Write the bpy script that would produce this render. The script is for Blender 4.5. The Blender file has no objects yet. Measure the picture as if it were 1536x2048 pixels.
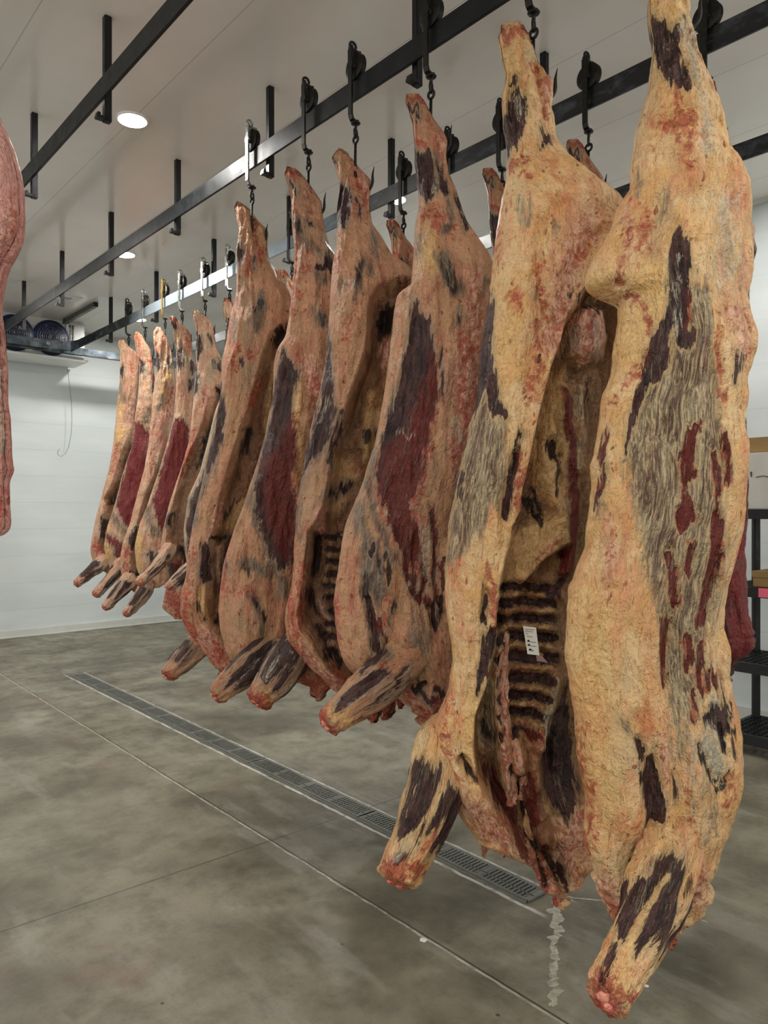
import bpy, bmesh, math, random
import numpy as np
from mathutils import Vector, Matrix
random.seed(7)
SC = bpy.context.scene
COL = SC.collection
F = 1500.0; CX = 768.0; CY = 1018.0; CH = 1.36
AL = math.radians(40.87)
SA, CA = math.sin(AL), math.cos(AL)
H_RAIL = CH + 1.664
H_CEIL = CH + 1.972
X_RAIL = [0.395, 1.10, 1.864, 2.62, 3.547]
Y_BACK = 8.56; X_RIGHT = 4.95

def srgb(r, g, b):
    def f(c):
        c /= 255.0
        return c / 12.92 if c <= 0.04045 else ((c + 0.055) / 1.055) ** 2.4
    return (f(r), f(g), f(b), 1.0)

def unproj(u, v, z):
    rt = (u - CX) / F * z
    return np.array([z * SA + rt * CA, z * CA - rt * SA, CH + (CY - v) / F * z])
def rail_point(u, X):
    k = (u - CX) / F
    z = X / (SA + CA * k)
    return z, z * (CA - SA * k)      # depth, world Y
def project(P):
    z = P[:, 0] * SA + P[:, 1] * CA
    rt = P[:, 0] * CA - P[:, 1] * SA
    return CX + F * rt / z, CY - F * (P[:, 2] - CH) / z

# ---------------------------------------------------------------- noise
def _hash(ix, iy, iz, seed):
    h = (ix.astype(np.int64) * 374761393 + iy.astype(np.int64) * 668265263 + iz.astype(np.int64) * 2147483647 + seed * 974711) & 0xFFFFFFFF
    h = ((h ^ (h >> 13)) * 1274126177) & 0xFFFFFFFF
    h = (h ^ (h >> 16)) & 0xFFFFFFFF
    return h / 4294967295.0
def vnoise(x, y, z, seed=0):
    ix, iy, iz = np.floor(x), np.floor(y), np.floor(z)
    fx, fy, fz = x - ix, y - iy, z - iz
    fx = fx * fx * (3 - 2 * fx); fy = fy * fy * (3 - 2 * fy); fz = fz * fz * (3 - 2 * fz)
    r = 0
    for a in (0, 1):
        for b in (0, 1):
            for c in (0, 1):
                w = (fx if a else 1 - fx) * (fy if b else 1 - fy) * (fz if c else 1 - fz)
                r = r + w * _hash(ix + a, iy + b, iz + c, seed)
    return r * 2 - 1
def fbm(x, y, z, seed=0, octv=3):
    r, a, s = 0, 1.0, 1.0
    for o in range(octv):
        r = r + a * vnoise(x * s, y * s, z * s, seed + o * 17); a *= 0.5; s *= 2.03
    return r

# ---------------------------------------------------------------- object helpers
def tag(o, label=None, cat=None, group=None, kind=None):
    if label: o['label'] = label
    if cat: o['category'] = cat
    if group: o['group'] = group
    if kind: o['kind'] = kind
    return o
def empty(name, loc, rz=0):
    o = bpy.data.objects.new(name, None); COL.objects.link(o)
    o.location = loc; o.rotation_euler = (0, 0, rz); o.empty_display_size = 0.05
    return o
def link_mesh(name, me, mat=None, parent=None, smooth=True):
    if mat: me.materials.append(mat)
    if smooth:
        me.polygons.foreach_set('use_smooth', [True] * len(me.polygons))
    o = bpy.data.objects.new(name, me); COL.objects.link(o)
    if parent is not None: o.parent = parent
    return o
class MB:
    def __init__(s): s.v = []; s.f = []
    def add(s, vs, fs):
        n = len(s.v); s.v += [tuple(p) for p in vs]; s.f += [tuple(i + n for i in q) for q in fs]; return s
    def box(s, c, d, M=None):
        x, y, z = d[0] / 2, d[1] / 2, d[2] / 2
        vs = [Vector((a * x, b * y, e * z)) for a in (-1, 1) for b in (-1, 1) for e in (-1, 1)]
        if M is not None: vs = [M @ p for p in vs]
        vs = [p + Vector(c) for p in vs]
        return s.add(vs, [(0, 1, 3, 2), (4, 6, 7, 5), (0, 4, 5, 1), (2, 3, 7, 6), (0, 2, 6, 4), (1, 5, 7, 3)])
    def bar(s, p0, p1, w, h, up=(0, 0, 1)):
        p0, p1 = Vector(p0), Vector(p1); d = (p1 - p0).normalized()
        x = d.cross(Vector(up)).normalized(); y = x.cross(d)
        vs = []
        for p in (p0, p1):
            for a, b in ((-1, -1), (1, -1), (1, 1), (-1, 1)):
                vs.append(p + x * a * w / 2 + y * b * h / 2)
        return s.add(vs, [(0, 1, 2, 3), (7, 6, 5, 4), (0, 4, 5, 1), (1, 5, 6, 2), (2, 6, 7, 3), (3, 7, 4, 0)])
    def tube(s, pts, r, n=10, caps=True):
        pts = [Vector(p) for p in pts]
        rs = r if isinstance(r, (list, tuple)) else [r] * len(pts)
        t0 = (pts[1] - pts[0]).normalized()
        ref = Vector((0, 0, 1)) if abs(t0.z) < .9 else Vector((1, 0, 0))
        x = t0.cross(ref).normalized(); vs = []; fs = []
        for i, p in enumerate(pts):
            t = (pts[min(i + 1, len(pts) - 1)] - pts[max(i - 1, 0)]).normalized()
            x = (x - t * x.dot(t)).normalized(); y = t.cross(x)
            for k in range(n):
                a = 2 * math.pi * k / n
                vs.append(p + (x * math.cos(a) + y * math.sin(a)) * rs[i])
        for i in range(len(pts) - 1):
            for k in range(n):
                a, b = i * n + k, i * n + (k + 1) % n
                fs.append((a, b, b + n, a + n))
        if caps:
            fs.append(tuple(range(n))[::-1]); fs.append(tuple((len(pts) - 1) * n + k for k in range(n)))
        return s.add(vs, fs)
    def lathe(s, prof, c, axis='z', n=28):
        c = Vector(c); vs = []; fs = []
        for (r, h) in prof:
            for k in range(n):
                a = 2 * math.pi * k / n
                p = Vector((r * math.cos(a), r * math.sin(a), h))
                if axis == 'x': p = Vector((p.z, p.x, p.y))
                if axis == 'y': p = Vector((p.x, p.z, p.y))
                vs.append(p + c)
        for i in range(len(prof) - 1):
            for k in range(n):
                a, b = i * n + k, i * n + (k + 1) % n
                fs.append((a, b, b + n, a + n))
        fs.append(tuple(range(n))[::-1]); fs.append(tuple((len(prof) - 1) * n + k for k in range(n)))
        return s.add(vs, fs)
    def torus(s, c, R, r, M=None, n=18, m=8, arc=2 * math.pi, sx=1, sz=1):
        M = M or Matrix.Identity(3); pts = []
        cnt = n + 1 if arc < 6.28 else n
        for i in range(cnt):
            a = arc * i / n
            pts.append(M @ Vector((R * math.cos(a) * sx, 0, R * math.sin(a) * sz)) + Vector(c))
        if arc < 6.28: return s.tube(pts, r, m)
        vs = []; fs = []
        nn = (M @ Vector((0, 1, 0)))
        for i in range(n):
            t = (pts[(i + 1) % n] - pts[i - 1]).normalized(); o = t.cross(nn)
            for k in range(m):
                b = 2 * math.pi * k / m
                vs.append(pts[i] + o * math.cos(b) * r + nn * math.sin(b) * r)
        for i in range(n):
            for k in range(m):
                a, b = i * m + k, i * m + (k + 1) % m
                a2, b2 = ((i + 1) % n) * m + k, ((i + 1) % n) * m + (k + 1) % m
                fs.append((a, b, b2, a2))
        return s.add(vs, fs)
    def build(s, name, mat, parent=None, smooth=False, bevel=0):
        me = bpy.data.meshes.new(name); me.from_pydata(s.v, [], s.f)
        bm = bmesh.new(); bm.from_mesh(me); bmesh.ops.recalc_face_normals(bm, faces=bm.faces)
        if bevel: bmesh.ops.bevel(bm, geom=list(bm.edges), offset=bevel, segments=2, affect='EDGES')
        bm.to_mesh(me); bm.free()
        return link_mesh(name, me, mat, parent, smooth)

# ---------------------------------------------------------------- node helper
class NT:
    def __init__(s, name):
        s.m = bpy.data.materials.new(name); s.m.use_nodes = True
        s.t = s.m.node_tree; s.t.nodes.clear()
        s.out = s.t.nodes.new('ShaderNodeOutputMaterial')
        s.b = s.t.nodes.new('ShaderNodeBsdfPrincipled'); s.t.links.new(s.b.outputs[0], s.out.inputs[0])
    def n(s, ty, **kw):
        o = s.t.nodes.new(ty)
        for k, v in kw.items(): setattr(o, k, v)
        return o
    def put(s, sock, v):
        if hasattr(v, 'links') or isinstance(v, bpy.types.NodeSocket): s.t.links.new(v, sock)
        elif v is not None: sock.default_value = v
    def math(s, op, a, b=None, c=None, clamp=False):
        o = s.n('ShaderNodeMath', operation=op, use_clamp=clamp)
        s.put(o.inputs[0], a)
        if b is not None: s.put(o.inputs[1], b)
        if c is not None: s.put(o.inputs[2], c)
        return o.outputs[0]
    def vmath(s, op, a, b=None):
        o = s.n('ShaderNodeVectorMath', operation=op); s.put(o.inputs[0], a)
        if b is not None: s.put(o.inputs[1], b)
        return o.outputs[0]
    def mix(s, f, a, b):
        o = s.n('ShaderNodeMix', data_type='RGBA'); s.put(o.inputs[0], f); s.put(o.inputs[6], a); s.put(o.inputs[7], b)
        return o.outputs[2]
    def ss(s, v, lo, hi, o0=0.0, o1=1.0):
        o = s.n('ShaderNodeMapRange', interpolation_type='SMOOTHSTEP'); s.put(o.inputs[0], v)
        o.inputs[1].default_value = lo; o.inputs[2].default_value = hi; o.inputs[3].default_value = o0; o.inputs[4].default_value = o1
        return o.outputs[0]
    def noise(s, vec, scale=1.0, detail=3, rough=.55, dist=0.0, out='Fac'):
        o = s.n('ShaderNodeTexNoise'); s.put(o.inputs['Vector'], vec)
        o.inputs['Scale'].default_value = scale; o.inputs['Detail'].default_value = detail
        o.inputs['Roughness'].default_value = rough; o.inputs['Distortion'].default_value = dist
        return o.outputs[0] if out == 'Fac' else o.outputs[1]
    def vor(s, vec, scale=1.0, feature='F1'):
        o = s.n('ShaderNodeTexVoronoi', feature=feature); s.put(o.inputs['Vector'], vec); o.inputs['Scale'].default_value = scale
        return o
    def bump(s, h, strength=.5, dist=.01, normal=None):
        o = s.n('ShaderNodeBump'); s.put(o.inputs['Height'], h); o.inputs['Strength'].default_value = strength
        o.inputs['Distance'].default_value = dist
        if normal is not None: s.put(o.inputs['Normal'], normal)
        return o.outputs[0]
    def P(s, **kw):
        for k, v in kw.items(): s.put(s.b.inputs[k.replace('_', ' ')], v)
        return s.m
    def obj(s): return s.n('ShaderNodeTexCoord').outputs['Object']
    def pos(s): return s.n('ShaderNodeNewGeometry').outputs['Position']
    def sep(s, v):
        o = s.n('ShaderNodeSeparateXYZ'); s.put(o.inputs[0], v); return o.outputs

def simple(name, col, rough=.5, metal=0.0, var=.12, scale=20, bump=.15):
    t = NT(name); p = t.obj()
    f = t.noise(p, scale, 5, .6)
    c2 = tuple(min(1, c * (1 - var * 2)) for c in col[:3]) + (1,)
    t.P(Base_Color=t.mix(t.ss(f, .3, .7), c2, col), Roughness=t.ss(f, .3, .7, rough * .8, min(1, rough * 1.2)), Metallic=metal)
    if bump: t.P(Normal=t.bump(t.noise(p, scale * 6, 4), bump, .002))
    return t.m
# ---------------------------------------------------------------- materials
def meat_material(name, fat1, fat2, fat3, blush, maroon, greyc, blush_amt=.5, gpurple=.5):
    t = NT(name)
    at = lambda nm: t.n('ShaderNodeAttribute', attribute_name=nm)
    fc = at('fc').outputs['Vector']
    A = at('mA'); B = at('mB')
    sa = t.n('ShaderNodeSeparateColor'); t.put(sa.inputs[0], A.outputs['Color'])
    sb = t.n('ShaderNodeSeparateColor'); t.put(sb.inputs[0], B.outputs['Color'])
    D, G, R, Y = sa.outputs[0], sa.outputs[1], sa.outputs[2], A.outputs['Alpha']
    C, Pk, K, W = sb.outputs[0], sb.outputs[1], sb.outputs[2], B.outputs['Alpha']
    warp = t.vmath('SCALE', t.vmath('SUBTRACT', t.noise(fc, 14, 2, .5, out='c'), (.5, .5, .5)))
    warp.node.inputs[3].default_value = .05
    fw = t.vmath('ADD', fc, warp)
    w2 = t.vmath('SCALE', t.vmath('SUBTRACT', t.noise(fc, 7, 2, .5, out='c'), (.5, .5, .5)))
    w2.node.inputs[3].default_value = .035
    fs = t.vmath('ADD', fc, w2)
    st1 = t.noise(t.vmath('MULTIPLY', fs, (80, 80, 9)), 1, 3, .62)
    st2 = t.noise(t.vmath('MULTIPLY', fs, (230, 230, 13)), 1, 3, .65)
    st3 = t.noise(t.vmath('MULTIPLY', fs, (26, 26, 3.2)), 1, 4, .6)
    tint = t.noise(t.vmath('ADD', t.vmath('MULTIPLY', fw, (6.5, 6.5, 2.4)), (31, 3, 7)), 1, 4, .55)
    tint2 = t.noise(t.vmath('ADD', t.vmath('MULTIPLY', fw, (10, 10, 3.6)), (3, 33, 17)), 1, 4, .6)
    blot = t.noise(fw, 9, 4, .6)
    blot2 = t.noise(t.vmath('ADD', t.vmath('MULTIPLY', fw, (13, 13, 5)), (5, 3, 9)), 1, 5, .6)
    fine = t.noise(fw, 95, 4, .68)
    fib = t.noise(t.vmath('MULTIPLY', fw, (120, 120, 45)), 1, 3, .7)
    edn = t.math('ADD', t.math('MULTIPLY', st1, .6), t.math('MULTIPLY', st2, .4))
    # fat
    fat = t.mix(t.ss(blot, .36, .64), fat1, fat2)
    fat = t.mix(t.math('MULTIPLY', t.ss(st3, .45, .68), .6), fat, fat3)
    fat = t.mix(t.ss(fine, .36, .5, .38, 0), fat, tuple(c * .6 for c in fat3[:3]) + (1,))
    fat = t.mix(t.math('MULTIPLY', t.ss(fine, .52, .72), .5), fat, tuple(min(1, c * 1.35) for c in fat3[:3]) + (1,))
    fat = t.mix(t.ss(tint, .54, .68, 0, .55), fat, t.mix(.5, greyc, fat2))
    fat = t.mix(t.ss(tint2, .53, .70, 0, .6), fat, t.mix(.45, blush, fat3))
    fat = t.mix(t.ss(st1, .56, .72, 0, .4), fat, tuple(min(1, c * 1.25 + .03) for c in fat2[:3]) + (1,))
    fat = t.mix(t.ss(t.noise(t.vmath('MULTIPLY', fs, (130, 130, 7)), 1, 4, .6), .60, .70, 0, .5), fat, tuple(c * .62 for c in blush[:3]) + (1,))
    bl = t.math('MULTIPLY', t.ss(t.math('ADD', blot2, t.math('MULTIPLY', t.math('SUBTRACT', st1, .5), .5)), .52, .72), blush_amt)
    fat = t.mix(bl, fat, blush)
    # fine capillary lines and clots
    ve = t.vor(t.vmath('ADD', fw, t.vmath('MULTIPLY', t.noise(fc, 45, 3, .6, out='c'), (.035, .035, .05))), 34, 'DISTANCE_TO_EDGE').outputs['Distance']
    vl = t.math('MULTIPLY', t.ss(ve, .0, .05, 1, 0), t.ss(t.noise(fc, 16, 3), .5, .66, 0, .55))
    fat = t.mix(vl, fat, tuple(c * .45 for c in blush[:3]) + (1,))
    sv = t.vor(t.vmath('MULTIPLY', fw, (1, 1, .62)), 30)
    rnd = t.n('ShaderNodeSeparateColor'); t.put(rnd.inputs[0], sv.outputs['Color'])
    spk = t.math('MULTIPLY', t.ss(t.math('ADD', sv.outputs['Distance'], t.math('MULTIPLY', fine, .16)), .20, .26, 1, 0), t.ss(rnd.outputs[0], .72, .76))
    spk2 = t.vor(t.vmath('MULTIPLY', fw, (1, 1, .4)), 74)
    rn2 = t.n('ShaderNodeSeparateColor'); t.put(rn2.inputs[0], spk2.outputs['Color'])
    spk = t.math('MAXIMUM', t.math('MULTIPLY', spk, .75), t.math('MULTIPLY', t.ss(spk2.outputs['Distance'], .16, .26, .6, 0), t.ss(rn2.outputs[0], .84, .86)))
    fat = t.mix(spk, fat, srgb(138, 34, 20))
    def edge(m, amp=.55, w=.1, ns=None):
        k = t.ss(m, 0, .12); k2 = t.ss(m, .9, 1.0)
        e = t.ss(t.math('ADD', m, t.math('MULTIPLY', t.math('SUBTRACT', ns or edn, .5), amp * 2.6)), .5 - w, .5 + w)
        return t.math('MAXIMUM', t.math('MULTIPLY', e, k), t.math('MULTIPLY', k2, .55))
    col = t.mix(t.math('MULTIPLY', edge(Y, .5, .3, blot), .8), fat, t.mix(t.ss(fine, .35, .65), srgb(206, 158, 92), srgb(224, 192, 132)))
    col = t.mix(t.math('MULTIPLY', edge(Pk, .6, .22, fine), .85), col, t.mix(t.ss(t.noise(t.vmath('MULTIPLY', fw, (62, 62, 34)), 1, 4, .68, .3), .42, .58), srgb(164, 84, 68), srgb(218, 172, 148)))
    # silver skin over muscle
    purple = t.mix(t.ss(st1, .4, .6), srgb(58, 34, 30), srgb(100, 68, 58))
    gs = t.math('ADD', t.math('MULTIPLY', st2, .55), t.math('ADD', t.math('MULTIPLY', st1, .25), t.math('MULTIPLY', t.noise(t.vmath('ADD', t.vmath('MULTIPLY', fs, (22, 22, 6)), (9, 9, 2)), 1, 4, .6), .5)))
    gc = t.mix(t.ss(gs, .52 + (.5 - gpurple) * .15, .76 + (.5 - gpurple) * .15), purple, t.mix(t.ss(st2, .4, .65), tuple(c * .72 for c in greyc[:3]) + (1,), t.mix(.5, greyc, fat2)))
    col = t.mix(t.math('MULTIPLY', edge(G, .7, .2), .93), col, gc)
    # muscle
    dk = t.mix(t.ss(st1, .35, .65), srgb(36, 20, 19), srgb(78, 48, 43))
    mr = t.mix(t.ss(st1, .3, .7), tuple(c * .62 for c in maroon[:3]) + (1,), maroon)
    mus = t.mix(edge(R, .3, .3), dk, mr)
    mus = t.mix(t.ss(t.math('ADD', t.math('MULTIPLY', st2, .6), t.math('MULTIPLY', st3, .4)), .55, .66, 0, .6), mus, tuple(min(1, c * 1.0) for c in greyc[:3]) + (1,))
    red = t.mix(t.ss(fine, .3, .7), srgb(124, 30, 20), srgb(190, 84, 62))
    Dm = edge(D, .75, .07)
    hal = t.math('MULTIPLY', t.ss(t.math('ADD', D, t.math('MULTIPLY', t.math('SUBTRACT', edn, .5), .8)), .0, .35), .75)
    col = t.mix(hal, col, t.mix(.45, greyc, fat1))
    col = t.mix(t.math('MULTIPLY', t.math('MULTIPLY', edge(R, .8, .24, t.noise(fw, 42, 3, .7)), t.math('SUBTRACT', 1, Dm)), .8), col, red)
    col = t.mix(Dm, col, mus)
    # inside of the chest
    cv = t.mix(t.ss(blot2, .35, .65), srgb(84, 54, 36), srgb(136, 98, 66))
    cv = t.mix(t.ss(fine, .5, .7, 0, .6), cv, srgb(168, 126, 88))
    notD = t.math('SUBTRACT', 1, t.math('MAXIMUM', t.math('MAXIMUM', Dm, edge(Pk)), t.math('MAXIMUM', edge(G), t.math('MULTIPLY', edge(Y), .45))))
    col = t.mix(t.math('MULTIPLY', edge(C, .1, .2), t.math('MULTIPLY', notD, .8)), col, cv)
    col = t.mix(t.math('MULTIPLY', edge(W, .9, .25, st2), .75), col, t.mix(t.ss(fine, .35, .65), srgb(150, 144, 122), srgb(206, 196, 172)))
    col = t.mix(t.math('MULTIPLY', edge(K, .6, .14), .93), col, srgb(22, 16, 17))  # near-black for dark blotches, and for the shade in holes, gaps and crevices
    rough = t.math('ADD', t.math('MULTIPLY', fine, .34), t.math('SUBTRACT', .30, t.math('MULTIPLY', Dm, .06)))
    h = t.math('ADD', t.math('MULTIPLY', fine, .7), t.math('ADD', t.math('MULTIPLY', st1, .75), t.math('MULTIPLY', fib, .45)))
    h = t.math('ADD', h, t.math('MULTIPLY', t.math('MAXIMUM', Dm, spk), -.35))
    nb = t.bump(h, 1.0, .010)
    nb = t.bump(t.math('ADD', t.noise(fw, 22, 4, .6), st3), .6, .03, nb)
    t.P(Base_Color=col, Roughness=rough, Normal=nb, Specular_IOR_Level=.36)
    t.b.inputs['Subsurface Weight'].default_value = 0.0
    return t.m

M = {}
def make_materials():
    M['meat_yellow'] = meat_material('yellow_beef_fat', srgb(218, 172, 110), srgb(228, 198, 148), srgb(218, 156, 112), srgb(196, 96, 64), srgb(108, 36, 26), srgb(148, 142, 116), .6)
    M['meat_tan'] = meat_material('pink_beef_fat', srgb(192, 146, 110), srgb(180, 142, 102), srgb(196, 132, 104), srgb(156, 78, 62), srgb(104, 36, 26), srgb(104, 112, 104), .55, .55)
    M['meat_far'] = meat_material('young_beef_fat', srgb(208, 176, 146), srgb(198, 158, 122), srgb(214, 156, 130), srgb(178, 84, 72), srgb(124, 40, 38), srgb(128, 124, 108), .55, .6)
    M['meat_pig'] = meat_material('pork_skin', srgb(200, 146, 134), srgb(190, 128, 116), srgb(208, 160, 148), srgb(170, 84, 76), srgb(150, 60, 56), srgb(190, 150, 140), .6)
    # bone end
    t = NT('cut_bone'); p = t.obj()
    f = t.noise(p, 60, 5, .65)
    t.P(Base_Color=t.mix(t.ss(f, .4, .6), srgb(176, 44, 32), srgb(222, 150, 128)), Roughness=.3, Normal=t.bump(f, .8, .01))
    M['bone'] = t.m
    # black steel rail, lightly rubbed
    t = NT('black_steel'); p = t.obj(); f = t.noise(p, 12, 6, .7)
    t.P(Base_Color=t.mix(t.ss(f, .45, .75), srgb(10, 14, 16), srgb(24, 30, 32)), Roughness=t.ss(f, .3, .7, .38, .55), Metallic=.1, Specular_IOR_Level=.35, Normal=t.bump(t.noise(p, 90, 3), .15, .002))
    M['steel'] = t.m
    t = NT('worn_galvanised_steel'); p = t.obj(); f = t.noise(p, 8, 6, .7)
    t.P(Base_Color=t.mix(t.ss(f, .4, .7), srgb(62, 70, 76), srgb(112, 122, 128)), Roughness=t.ss(f, .3, .7, .3, .5), Metallic=.7)
    M['galv'] = t.m
    M['rod'] = simple('black_painted_tube', srgb(11, 13, 15), .4, .2, .1, 20, .1)
    M['iron'] = simple('dark_cast_iron', srgb(50, 48, 44), .5, .7, .25, 60, .3)
    M['bright'] = simple('polished_steel', srgb(170, 170, 165), .28, .9, .12, 40, .1)
    M['gold'] = simple('brass_tinted_steel', srgb(176, 146, 84), .35, .8, .12, 40, .1)
    # ceiling
    t = NT('glossy_white_ceiling_panel'); p = t.pos(); x, y, z = t.sep(p)
    def seam(c, off, per, w):
        m = t.math('ABSOLUTE', t.math('SUBTRACT', t.math('FRACT', t.math('DIVIDE', t.math('SUBTRACT', c, off), per)), .5))
        return t.ss(m, .5 - w / per, .5 - w / per * .3)
    sx = seam(x, .28, .62, .004); sy = seam(y, 2.47 , 3.66, .005)
    f = t.noise(p, 1.2, 4); 
    base = t.mix(t.ss(f, .3, .7), srgb(228, 224, 218), srgb(238, 234, 228))
    base = t.mix(t.math('MULTIPLY', sx, .35), base, srgb(120, 116, 110))
    base = t.mix(t.math('MULTIPLY', sy, .4), base, srgb(236, 234, 226))
    t.P(Base_Color=base, Roughness=.2, Specular_IOR_Level=.55, Normal=t.bump(t.noise(t.vmath('MULTIPLY', p, (3, .8, 1)), 1.5, 3), .12, .06))
    M['ceil'] = t.m
    # wall
    t = NT('white_coldroom_wall_panel'); p = t.pos(); x, y, z = t.sep(p)
    m = t.math('FRACT', t.math('DIVIDE', z, .285))
    f = t.noise(t.vmath('MULTIPLY', p, (.6, .6, 3)), 1.4, 4)
    base = t.mix(t.ss(f, .35, .7), srgb(200, 208, 208), srgb(211, 218, 217))
    base = t.mix(t.ss(m, .0, .03, .25, 0), base, srgb(184, 188, 184))
    fl = t.vor(p, 18)
    t.P(Base_Color=base, Roughness=t.ss(f, .3, .7, .4, .55), Normal=t.bump(t.ss(m, 0, .05), .2, .004))
    M['wall'] = t.m
    M['trim'] = simple('white_plastic_coving', srgb(206, 208, 202), .45, 0, .04, 6, .05)
    # floor
    t = NT('stained_concrete_floor'); p = t.pos(); x, y, z = t.sep(p)
    n1 = t.noise(p, 1.3, 6, .62); n2 = t.noise(p, 7, 6, .7); n3 = t.noise(p, 60, 5, .7)
    n4 = t.noise(t.vmath('MULTIPLY', p, (3.2, .8, 1)), 1.6, 6, .65)
    c = t.mix(t.ss(n1, .35, .65), srgb(92, 87, 71), srgb(134, 129, 111))
    c = t.mix(t.ss(n2, .4, .7, 0, .55), c, srgb(80, 75, 63))
    c = t.mix(t.ss(n4, .52, .66, 0, .4), c, srgb(150, 147, 136))
    c = t.mix(t.ss(n3, .5, .8, 0, .4), c, srgb(80, 75, 66))
    rs = t.ss(t.noise(t.vmath('ADD', p, (4, 7, 0)), 2.1, 5, .6), .60, .70, 0, .35)
    c = t.mix(rs, c, srgb(112, 74, 60))
    # white mineral bloom beside the drain and in the saw cuts
    wob = t.math('MULTIPLY', t.math('SUBTRACT', t.noise(p, 9, 4), .5), .02)
    def line(coord, at, w, amt, colr, c, extra=None, soft=3):
        dd = t.math('ABSOLUTE', t.math('ADD', t.math('SUBTRACT', coord, at), wob if extra else 0.0))
        k = t.ss(dd, w, w * soft, amt, 0)
        if extra is not None: k = t.math('MULTIPLY', k, extra)
        return t.mix(k, c, colr)
    yr = t.math('MULTIPLY', t.ss(y, 1.5, 1.62), t.ss(y, 6.3, 6.42, 1, 0))
    br = t.ss(t.noise(p, 14, 4, .7), .38, .55)
    ym = t.math('MULTIPLY', yr, t.ss(br, 0, 1, .35, 1))
    c = line(x, 2.045, .004, .85, srgb(206, 204, 196), c, ym)
    c = line(x, 2.195, .004, .85, srgb(206, 204, 196), c, ym)
    c = line(x, 1.655, .0022, .75, srgb(190, 184, 168), c, t.ss(br, 0, 1, .3, 1))
    c = line(x, 1.664, .0016, .85, srgb(44, 40, 34), c)
    c = line(y, 2.63, .0016, .8, srgb(56, 52, 44), c)
    c = line(x, -1.4, .002, .8, srgb(56, 52, 44), c)
    c = line(y, 6.35, .002, .7, srgb(70, 66, 58), c)
    sv = t.vor(p, 9); rr = t.n('ShaderNodeSeparateColor'); t.put(rr.inputs[0], sv.outputs['Color'])
    dots = t.math('MULTIPLY', t.ss(t.math('ADD', sv.outputs['Distance'], t.math('MULTIPLY', n3, .1)), .09, .12, .8, 0), t.ss(rr.outputs[0], .9, .92))
    c = t.mix(dots, c, srgb(48, 30, 22))
    t.P(Base_Color=c, Roughness=t.ss(n2, .3, .7, .34, .56), Specular_IOR_Level=.4, Normal=t.bump(t.math('ADD', n2, t.math('MULTIPLY', n3, .3)), .18, .01))
    M['floor'] = t.m
    M['grate'] = simple('grey_plastic_grate', srgb(112, 114, 106), .45, .1, .15, 30, .1)
    M['gutter'] = simple('dark_drain_channel', srgb(24, 24, 22), .6, 0, .1, 10, 0)
    M['cement'] = simple('dried_cement', srgb(186, 182, 164), .8, 0, .2, 40, .4)
    M['house'] = simple('white_painted_sheet_metal', srgb(226, 228, 224), .35, .1, .03, 10, .05)
    M['blue'] = simple('blue_fan_guard', srgb(22, 34, 74), .45, 0, .1, 20, .1)
    M['wire'] = simple('chromed_wire', srgb(120, 124, 130), .3, .8, .1, 40, 0)
    M['dark'] = simple('dark_fan_blade', srgb(48, 52, 60), .5, .2, .1, 20, 0)
    M['greybar'] = simple('grey_metal_bar', srgb(92, 94, 90), .45, .4, .1, 20, .1)
    M['shelf'] = simple('black_shelf_plastic', srgb(22, 24, 25), .5, 0, .1, 30, .1)
    M['card'] = simple('brown_cardboard', srgb(150, 122, 76), .8, 0, .08, 12, .1)
    M['whitebox'] = simple('white_coated_carton', srgb(206, 206, 198), .6, 0, .05, 9, .1)
    M['pinkpaper'] = simple('pink_paper', srgb(236, 110, 130), .7, 0, .03, 9, 0)
    M['paper'] = simple('white_paper', srgb(226, 224, 212), .7, 0, .03, 9, 0)
    M['lilac'] = simple('lilac_patch', srgb(168, 170, 200), .6, 0, .03, 9, 0)
    M['ink'] = simple('black_ink', srgb(24, 24, 26), .6, 0, 0, 9, 0)
    M['whitering'] = simple('white_light_trim', srgb(235, 235, 232), .4, 0, .02, 9, 0)
    t = NT('lit_lens'); t.P(Base_Color=(1, 1, 1, 1), Emission_Color=(1, .97, .92, 1), Emission_Strength=LAMP)
    M['lamp'] = t.m
LAMP = 360.0
# ---------------------------------------------------------------- carcass engine
CH_IDX = {'D': 0, 'G': 1, 'R': 2, 'Y': 3, 'C': 4, 'P': 5, 'K': 6, 'W': 7}
def seg_dist(u, v, pts):
    best = np.full(u.shape, 1e9); par = np.zeros(u.shape)
    n = len(pts)
    for i in range(n - 1):
        ax, ay = pts[i][:2]; bx, by = pts[i + 1][:2]
        dx, dy = bx - ax, by - ay; L = dx * dx + dy * dy + 1e-9
        t = np.clip(((u - ax) * dx + (v - ay) * dy) / L, 0, 1)
        d = np.hypot(u - ax - t * dx, v - ay - t * dy)
        m = d < best; best = np.where(m, d, best); par = np.where(m, (i + t) / max(1, n - 1), par)
    return best, par
def poly_sd(u, v, pts):
    p = list(pts) + [pts[0]]
    d, _ = seg_dist(u, v, p)
    ins = np.zeros(u.shape, bool)
    for i in range(len(pts)):
        x1, y1 = p[i][:2]; x2, y2 = p[i + 1][:2]
        c = ((y1 > v) != (y2 > v)) & (u < (x2 - x1) * (v - y1) / (y2 - y1 + 1e-9) + x1)
        ins ^= c
    return np.where(ins, -d, d)
def fmask(f, u, v, paint=False):
    ch, kind, pts, r, fe = f[:5]
    if kind == 's':
        d, par = seg_dist(u, v, pts)
        if isinstance(r, tuple): r = r[0] + (r[1] - r[0]) * par
        sd = d - r
    else:
        sd = poly_sd(u, v, pts) - r
    if paint: fe = fe * 1.8 + 1.5
    return np.clip(.5 - sd / (2 * fe), 0, 1)
def smooth_interp(tab, v):
    tab = sorted(tab); xs = [a[0] for a in tab]; ys = [a[1] for a in tab]
    return np.interp(v, xs, ys)
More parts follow.
